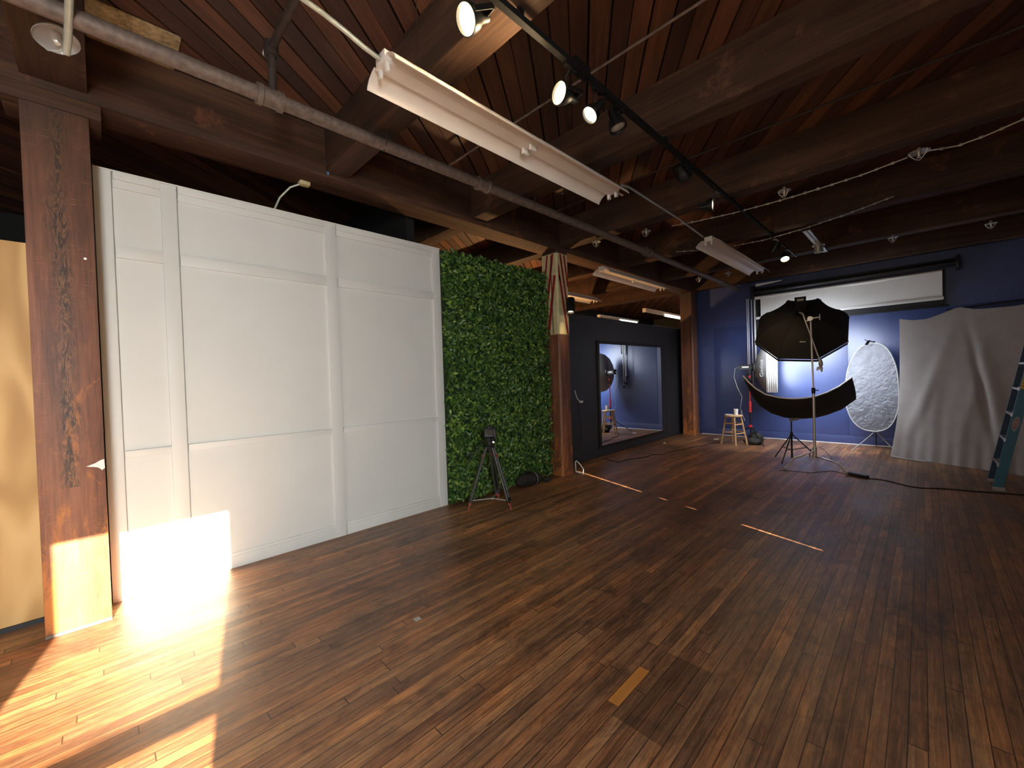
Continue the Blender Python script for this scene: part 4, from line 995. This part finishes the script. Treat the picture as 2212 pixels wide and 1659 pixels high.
# curved arc reflector on black stand
ca_ = (-1.54, 8.041)
as_ = thing('light_stand', 'thin black stand in the middle carrying the curved arc reflector', 'light stand', (ca_[0], ca_[1], 0))
light_stand(as_, ca_, [(-1.79, 8.08, 0), (-1.585, 7.56, 0), (-1.22, 8.33, 0)], 0.42, 0.16, [(0.02, 0.45, 0.014, None), (0.42, 0.627, 0.010, None)], M['blackm'])
ar = thing('arc_reflector', 'black curved arc shaped reflector with white rim, in front of the octagonal softbox', 'reflector', (-1.5, 8.1, 0.7))
TOP = [(-2.08, 7.45, 1.407), (-2.022, 7.506, 1.305), (-1.938, 7.588, 1.195), (-1.826, 7.698, 1.091), (-1.681, 7.841, 1.034), (-1.558, 7.964, 1.01), (-1.467, 8.055, 1.002), (-1.359, 8.163, 1.009), (-1.256, 8.266, 1.027), (-1.11, 8.413, 1.089), (-0.969, 8.556, 1.181), (-0.817, 8.712, 1.326)]
BOT = [(-2.115, 7.669, 1.325), (-2.083, 7.699, 1.23), (-2.024, 7.753, 1.048), (-1.938, 7.836, 0.895), (-1.807, 7.965, 0.764), (-1.658, 8.111, 0.687), (-1.515, 8.254, 0.657), (-1.388, 8.381, 0.656), (-1.278, 8.491, 0.662), (-1.145, 8.625, 0.703), (-0.967, 8.805, 0.789), (-0.794, 8.982, 0.952)]
rows = []
for k in range(6):
    f_ = k/5; row = []
    for a, c in zip(TOP, BOT):
        a, c = Vector(a), Vector(c); p = a.lerp(c, f_); p += Vector((0.02, -0.03, -0.03))*math.sin(PI*f_); row.append(p)
    rows.append(row)
MB().grid(rows, 0.004).build('black_panel', M['blackf'], ar, 50)
rows2 = [[Vector(p)+Vector((-0.006, 0.008, 0.006)) for p in row] for row in rows]
MB().grid(rows2, 0.002).build('white_lining', M['paper'], ar, 50)
MB().sweep([Vector(p) for p in TOP], 0.012, 8).build('rim_rod', M['whitep'], ar)
MB().sweep([Vector(p) for p in BOT], 0.006, 8).build('rim_rod', M['blackm'], ar)
cl_ = Vector((-1.515-0.02, 8.254-0.06, 0.657-0.005))
MB().obox(cl_, (0.05, 0.05, 0), (0.01, -0.01, 0), (0, 0, 0.022), 0.004).rod(cl_+Vector((0.03, 0, 0.0)), cl_+Vector((0.10, 0.05, 0.01)), 0.009).rod((ca_[0], ca_[1], cl_.z-0.03), cl_, 0.012).build('clamp', M['galv'], ar)
for e0, e1 in ((TOP[-1], BOT[-1]), (TOP[0], BOT[0])):
    MB().rod(e0, e1, 0.007).build('end_rod', M['galv'], ar)
MB().rod(BOT[-1], Vector(BOT[-1])+Vector((0.04, 0.02, 0.02)), 0.008).build('end_tip', M['whitep'], ar)

# oval silver reflector on stand
ro = thing('oval_reflector', 'crinkled silver oval reflector on a small stand left of the grey curtain', 'reflector', (-0.64, 9.74, 0))
nrm = Vector((-0.36, -0.93, 0.02)).normalized(); hx = Vector((0, 0, 1)).cross(nrm).normalized(); vz = nrm.cross(hx)
cc = Vector((-0.64, 9.74, 1.12))
rows = []
for i in range(15):
    rr = i/14.0; row = []
    for j in range(49):
        a = 2*PI*j/48
        sxp = abs(math.cos(a))**0.85*math.copysign(1, math.cos(a)); syp = abs(math.sin(a))**0.85*math.copysign(1, math.sin(a))
        p = cc+hx*sxp*0.395*rr+vz*syp*0.79*rr
        p += nrm*(0.05*rr*rr*math.sin(2*a+0.5)+0.0035*math.sin(a*9+rr*14)*rr)
        row.append(p)
    rows.append(row)
b = MB(); b.grid(rows); bmesh.ops.remove_doubles(b.bm, verts=b.bm.verts, dist=1e-4)
fs = b.bm.faces[:]; bmesh.ops.recalc_face_normals(b.bm, faces=fs); bmesh.ops.solidify(b.bm, geom=fs, thickness=0.003)
b.build('foil_disc', M['silver'], ro, 60)
MB().sweep([p for p in rows[-1]], 0.010, 8).build('rim', M['enamel_g'], ro)
for f in ((-0.902, 9.41, 0), (-0.361, 9.84, 0), (-0.62, 10.15, 0)):
    MB().rod(f, (-0.60, 9.80, 0.33), 0.008).build('leg', M['galv'], ro)
MB().rod((-0.60, 9.83, 0.08), (-0.60, 9.83, 1.95), 0.009).build('pole', M['blackm'], ro)
MB().rod((-0.60, 9.83, 1.93), (-0.68, 9.70, 1.95), 0.008).obox((-0.68, 9.69, 1.92), (0.02, 0.01, 0), (-0.005, 0.012, 0), (0.02, 0, 0.04), 0.004).rod((-0.66, 9.69, 1.93), (-0.72, 9.67, 1.98), 0.006).build('clamp', M['blackm'], ro)

# grey curtain (muslin backdrop) hanging from a crossbar
ct = thing('backdrop_curtain', 'wide grey muslin curtain hanging to the floor at the right', 'curtain', (0.4, 8.9, 0))
A0 = Vector((-0.25, 9.225, 0)); A1 = Vector((2.3, 7.78, 0)); dirc = (A1-A0).normalized(); nc = Vector((-dirc.y, dirc.x, 0))
if nc.y > 0: nc = -nc
LEN = (A1-A0).length
def topz(s):
    # scalloped hem between clamps
    kp = [(0, 2.25), (0.18, 2.205), (0.36, 2.20), (0.52, 2.245), (0.70, 2.31), (0.76, 2.312), (0.90, 2.26), (1.05, 2.245), (1.30, 2.235), (1.6, 2.26), (2.0, 2.24), (2.5, 2.22), (3.0, 2.25)]
    for (a, za), (b_, zb) in zip(kp, kp[1:]):
        if s <= b_: return za+(zb-za)*(s-a)/(b_-a)
    return kp[-1][1]
rows = []
NZ, NS = 46, 150
for j in range(NZ+1):
    f_ = j/NZ; row = []
    for i in range(NS+1):
        s = LEN*i/NS; z = topz(s)*(1-f_)
        # bottom flares to the left, folds radiate from the clamps
        left = -0.09*f_**3 if i == 0 else 0
        fold = 0
        for (s0, s1, wd_, am) in ((0.70, 0.06, 0.09, 0.035), (0.74, 0.30, 0.08, 0.012), (0.80, 1.18, 0.05, -0.045), (0.86, 1.30, 0.10, 0.030), (1.1, 0.72, 0.06, 0.012), (1.6, 1.9, 0.1, 0.03)):
            sc_ = s0+(s1-s0)*f_
            fold += am*math.exp(-((s-sc_)/wd_)**2)*math.sin(PI*min(1, f_*1.15))**0.7*min(1, f_*1.6)
        fold += 0.005*f_**2*math.sin(s*17+math.sin(f_*3)*1.5)+0.006*f_**5*math.sin(s*41+1)
        sag = 0.05*math.sin(f_*PI)
        edge = -0.06*(max(0, (f_-0.55)/0.45))**1.5*math.exp(-s*3)
        p = A0+dirc*(s+edge*1.6)+nc*(fold+0.10*f_*f_)
        row.append((p.x, p.y, max(z, 0.004)))
    rows.append(row)
MB().grid(rows, 0.003).build('cloth', M['muslin'], ct, 70)
MB().rod(A0+Vector((0, 0.03, 2.30))+dirc*0.6, A1+Vector((0, 0.03, 2.30)), 0.013).build('crossbar', M['blackm'], ct)
hemb = A0+nc*0.12
MB().sweep([(hemb.x-0.05, hemb.y-0.02, 0.012), (hemb.x+0.12, hemb.y-0.16, 0.010), (hemb.x+0.35, hemb.y-0.24, 0.008)], 0.012, 6).build('hem_fold', M['muslin'], ct)

# blue step ladder
ld = thing('step_ladder', 'blue fibreglass step ladder leaning at the right edge of the room', 'ladder', (0.62, 7.34, 0))
def lrail(yc, mat, z1=2.3):
    b = MB()
    d_ = Vector((0.182, 0, 1)).normalized(); pz = Vector((d_.z, 0, -d_.x))
    a = Vector((0.603, yc, 0.0)); e = a+d_*(z1/d_.z)
    m_ = (a+e)/2; hl = (e-a)/2
    b.obox(m_, pz*0.040, Vector((0, 0.004, 0)), hl)
    b.obox(m_-pz*0.038+Vector((0, 0.014, 0)), pz*0.003, Vector((0, 0.016, 0)), hl)
    b.obox(m_+pz*0.038+Vector((0, 0.014, 0)), pz*0.003, Vector((0, 0.016, 0)), hl)
    return b.build('rail', mat, ld)
lrail(7.34, M['lblue']); lrail(7.84, M['lblue2'])
d_ = Vector((0.182, 0, 1)).normalized(); pz = Vector((d_.z, 0, -d_.x))
for k in range(1, 8):
    c = Vector((0.603, 7.59, 0))+d_*(k*0.30)
    MB().obox(c, (0.042, 0, 0), (0, 0.25, 0), (0, 0, 0.012), 0.003).build('step', M['alu'], ld)
    MB().obox(Vector((c.x, 7.352, c.z))-pz*0.045, pz*0.006, (0, 0.022, 0), d_*0.02).build('rivet_bracket', M['alu'], ld)
for yc in (7.34, 7.84):
    MB().obox(Vector((0.615, yc, 0.022)), (0.048, 0, 0), (0, 0.018, 0), (0, 0, 0.022), 0.004).build('foot', M['enamel_g'], ld)
    MB().rod((1.75, yc, 0.0), (1.06, yc, 2.28), 0.018).build('rear_leg', M['lblue'], ld)
MB().box(0.97, 1.12, 7.32, 7.86, 2.27, 2.33, 0.008).build('top_cap', M['lblue2'], ld)
b = MB(); cst = Vector((0.603, 7.334, 0))+d_*1.28
b.obox(cst, pz*0.036, (0, 0.0015, 0), d_*0.075); ysk = b.build('yellow_sticker', M['yellow'], ld)
b = MB()
for k in range(4): b.obox(cst+d_*(0.045-0.03*k)+Vector((0, -0.002, 0)), pz*0.026, (0, 0.0008, 0), d_*0.005)
b.build('sticker_print', M['redp'], ysk)
oc_ = Vector((0.603, 7.334, 0))+d_*0.80
b = MB(); ring = [oc_+pz*0.028*math.cos(a*PI/12)+d_*0.085*math.sin(a*PI/12) for a in range(24)]; b.face([(p.x, p.y-0.001, p.z) for p in ring]); obd = b.build('oval_badge', M['enamel_g'], ld)
b = MB(); ring2 = [oc_+pz*0.019*math.cos(a*PI/12)+d_*0.068*math.sin(a*PI/12) for a in range(25)]; b.sweep([(p.x, p.y-0.002, p.z) for p in ring2], 0.0018, 4)
for k in range(5): b.obox(oc_+d_*(0.044-0.022*k)+Vector((0, -0.002, 0)), pz*0.009, (0, 0.0006, 0), d_*0.0035)
b.build('badge_print', M['redp'], obd)

# ------------------------------------------------------------------ camera tripod and bag by the leaf wall
tp = thing('camera_tripod', 'black twin tube camera tripod standing before the green leaf wall', 'tripod', (-3.55, 3.16, 0))
hubc = Vector((-3.555, 3.16, 0.70))
feet = [Vector((-3.70, 2.93, 0.02)), Vector((-3.32, 3.24, 0.02)), Vector((-3.72, 3.42, 0.02))]
for f in feet:
    e = (f-hubc); e.z = 0; e.normalize(); sd = Vector((-e.y, e.x, 0)); top = hubc+e*0.045
    lg = None
    b = MB()
    for s_ in (-1, 1): b.rod(top+sd*0.022*s_, f.lerp(top, 0.13)+sd*0.024*s_, 0.0125, n=10)
    lg = b.build('leg', M['tripod'], tp)
    b = MB(); b.rod(f.lerp(top, 0.5), f.lerp(top, 0.06), 0.008); b.build('leg', M['blackm'], tp)
    b = MB(); b.obox(f.lerp(top, 0.14), sd*0.03, e*0.014, Vector((0, 0, 0.02)), 0.004); b.build('leg_lock', M['blackp'], lg)
    b = MB(); b.rod(f+Vector((0, 0, -0.018)), f.lerp(top, 0.07), 0.012, 0.009); b.obox(f.lerp(top, 0.07), sd*0.02, e*0.012, Vector((0, 0, 0.012)), 0.003); b.build('red_foot', M['dullred'], lg)
    b = MB(); b.obox(f.lerp(top, 0.86)+e*0.01, sd*0.016, e*0.006, Vector((0, 0, 0.016)), 0.003); b.build('red_lock', M['dullred'], lg)
ctr = Vector((-3.565, 3.18, 0.10))
MB().rod(ctr, feet[1].lerp(hubc, 0.12), 0.007).rod(ctr, feet[0].lerp(hubc, 0.12), 0.007).rod(ctr, feet[2].lerp(hubc, 0.12), 0.007).lathe(ctr-Vector((0, 0, 0.01)), (0, 0, 1), [(0, 0), (0, 0.02), (0.02, 0.02), (0.02, 0)], 10).build('spreader', M['galv'], tp)
MB().lathe(hubc-Vector((0, 0, 0.03)), (0, 0, 1), [(0, 0), (0, 0.045), (0.04, 0.055), (0.06, 0.04), (0.075, 0.03), (0.10, 0.03), (0.10, 0)], 16).build('bowl', M['blackp'], tp)
MB().box(-3.60, -3.51, 3.12, 3.21, 0.765, 0.82, 0.012).lathe((-3.50, 3.16, 0.795), (1, 0, 0), [(0, 0), (0, 0.02), (0.03, 0.02), (0.03, 0)], 12).build('fluid_head', M['blackp'], tp)
MB().sweep([(-3.58, 3.13, 0.79), (-3.62, 3.07, 0.74), (-3.68, 2.99, 0.62), (-3.72, 2.95, 0.52)], 0.007, 8).build('pan_handle', M['blackm'], tp)
MB().lathe((-3.50, 3.17, 0.765), (0.7, -0.7, 0.2), [(0, 0), (0, 0.012), (0.03, 0.012), (0.03, 0)], 10).build('chrome_knob', M['chrome'], tp)
cm = thing('camera', 'black camera mounted on top of the tripod', 'camera', (-3.55, 3.16, 0.82))
Rm = Vector((0.72, 0.69, 0)).normalized(); Fm = Vector((0.69, -0.72, 0)).normalized(); Zv = Vector((0, 0, 1))
c0 = Vector((-3.55, 3.165, 0.875))
MB().obox(c0, Rm*0.066, Fm*0.026, Zv*0.052, 0.010).obox(c0+Zv*0.055, Rm*0.028, Fm*0.024, Zv*0.018, 0.006).obox(c0+Rm*0.055+Fm*0.012, Rm*0.014, Fm*0.032, Zv*0.05, 0.008).build('body', M['blackp'], cm)
MB().lathe(c0-Fm*0.02, -Fm, [(0, 0.032), (0.05, 0.034), (0.06, 0.037), (0.11, 0.038), (0.11, 0.030), (0.09, 0.026), (0.09, 0)], 20).build('lens', M['blackp'], cm)
MB().obox(c0+Fm*0.027+Zv*0.0, Rm*0.035, Fm*0.0015, Zv*0.025, 0.0).build('screen', M['iron2'], cm)
rb = thing('equipment_bag', 'black cylindrical bag lying on the floor against the green leaf wall', 'bag', (-3.9, 4.15, 0))
BA = Vector((-3.90, 3.93, 0.085)); BBv = Vector((-3.84, 4.36, 0.08))
axb = (BBv-BA)
n_ = 14; P = []; R = []
for i in range(n_+1):
    f_ = i/n_; P.append(BA+axb*f_); R.append(0.078*(1-0.55*max(0, abs(f_-0.5)*2-0.75)/0.25)*(1+0.05*math.sin(i*1.9)))
MB().sweep(P, R, 18).build('body', M['blackf'], rb, 50)
for f_ in (0.30, 0.68):
    c = BA+axb*f_; MB().lathe(c-axb.normalized()*0.012, axb, [(0, 0.078), (0, 0.084), (0.024, 0.084), (0.024, 0.078)], 18).build('strap', M['blackp'], rb)
MB().lathe(BA+axb*0.70, axb, [(0, 0.079), (0, 0.0855), (0.006, 0.0855), (0.006, 0.079)], 18).build('pale_cord', M['enamel_g'], rb)
MB().sweep([BA+axb*0.3+Vector((0, 0, 0.08)), BA+axb*0.4+Vector((0, 0, 0.11)), BA+axb*0.55+Vector((0, 0, 0.11)), BA+axb*0.66+Vector((0, 0, 0.08))], 0.009, 6).build('handle', M['blackp'], rb)
blob(-3.80, 4.44, 0.04, 0.05, 0.06, 0.04, 5, 0.2).build('loose_end', M['blackf'], rb, 60)

# ------------------------------------------------------------------ back bay: a warm bulb lights its beams
lamp('back_bay_bulb', 'POINT', (-6.4, 6.4, 1.4), (0, 0, -1), 330, (1.0, 0.55, 0.22), shadow_soft_size=0.12)
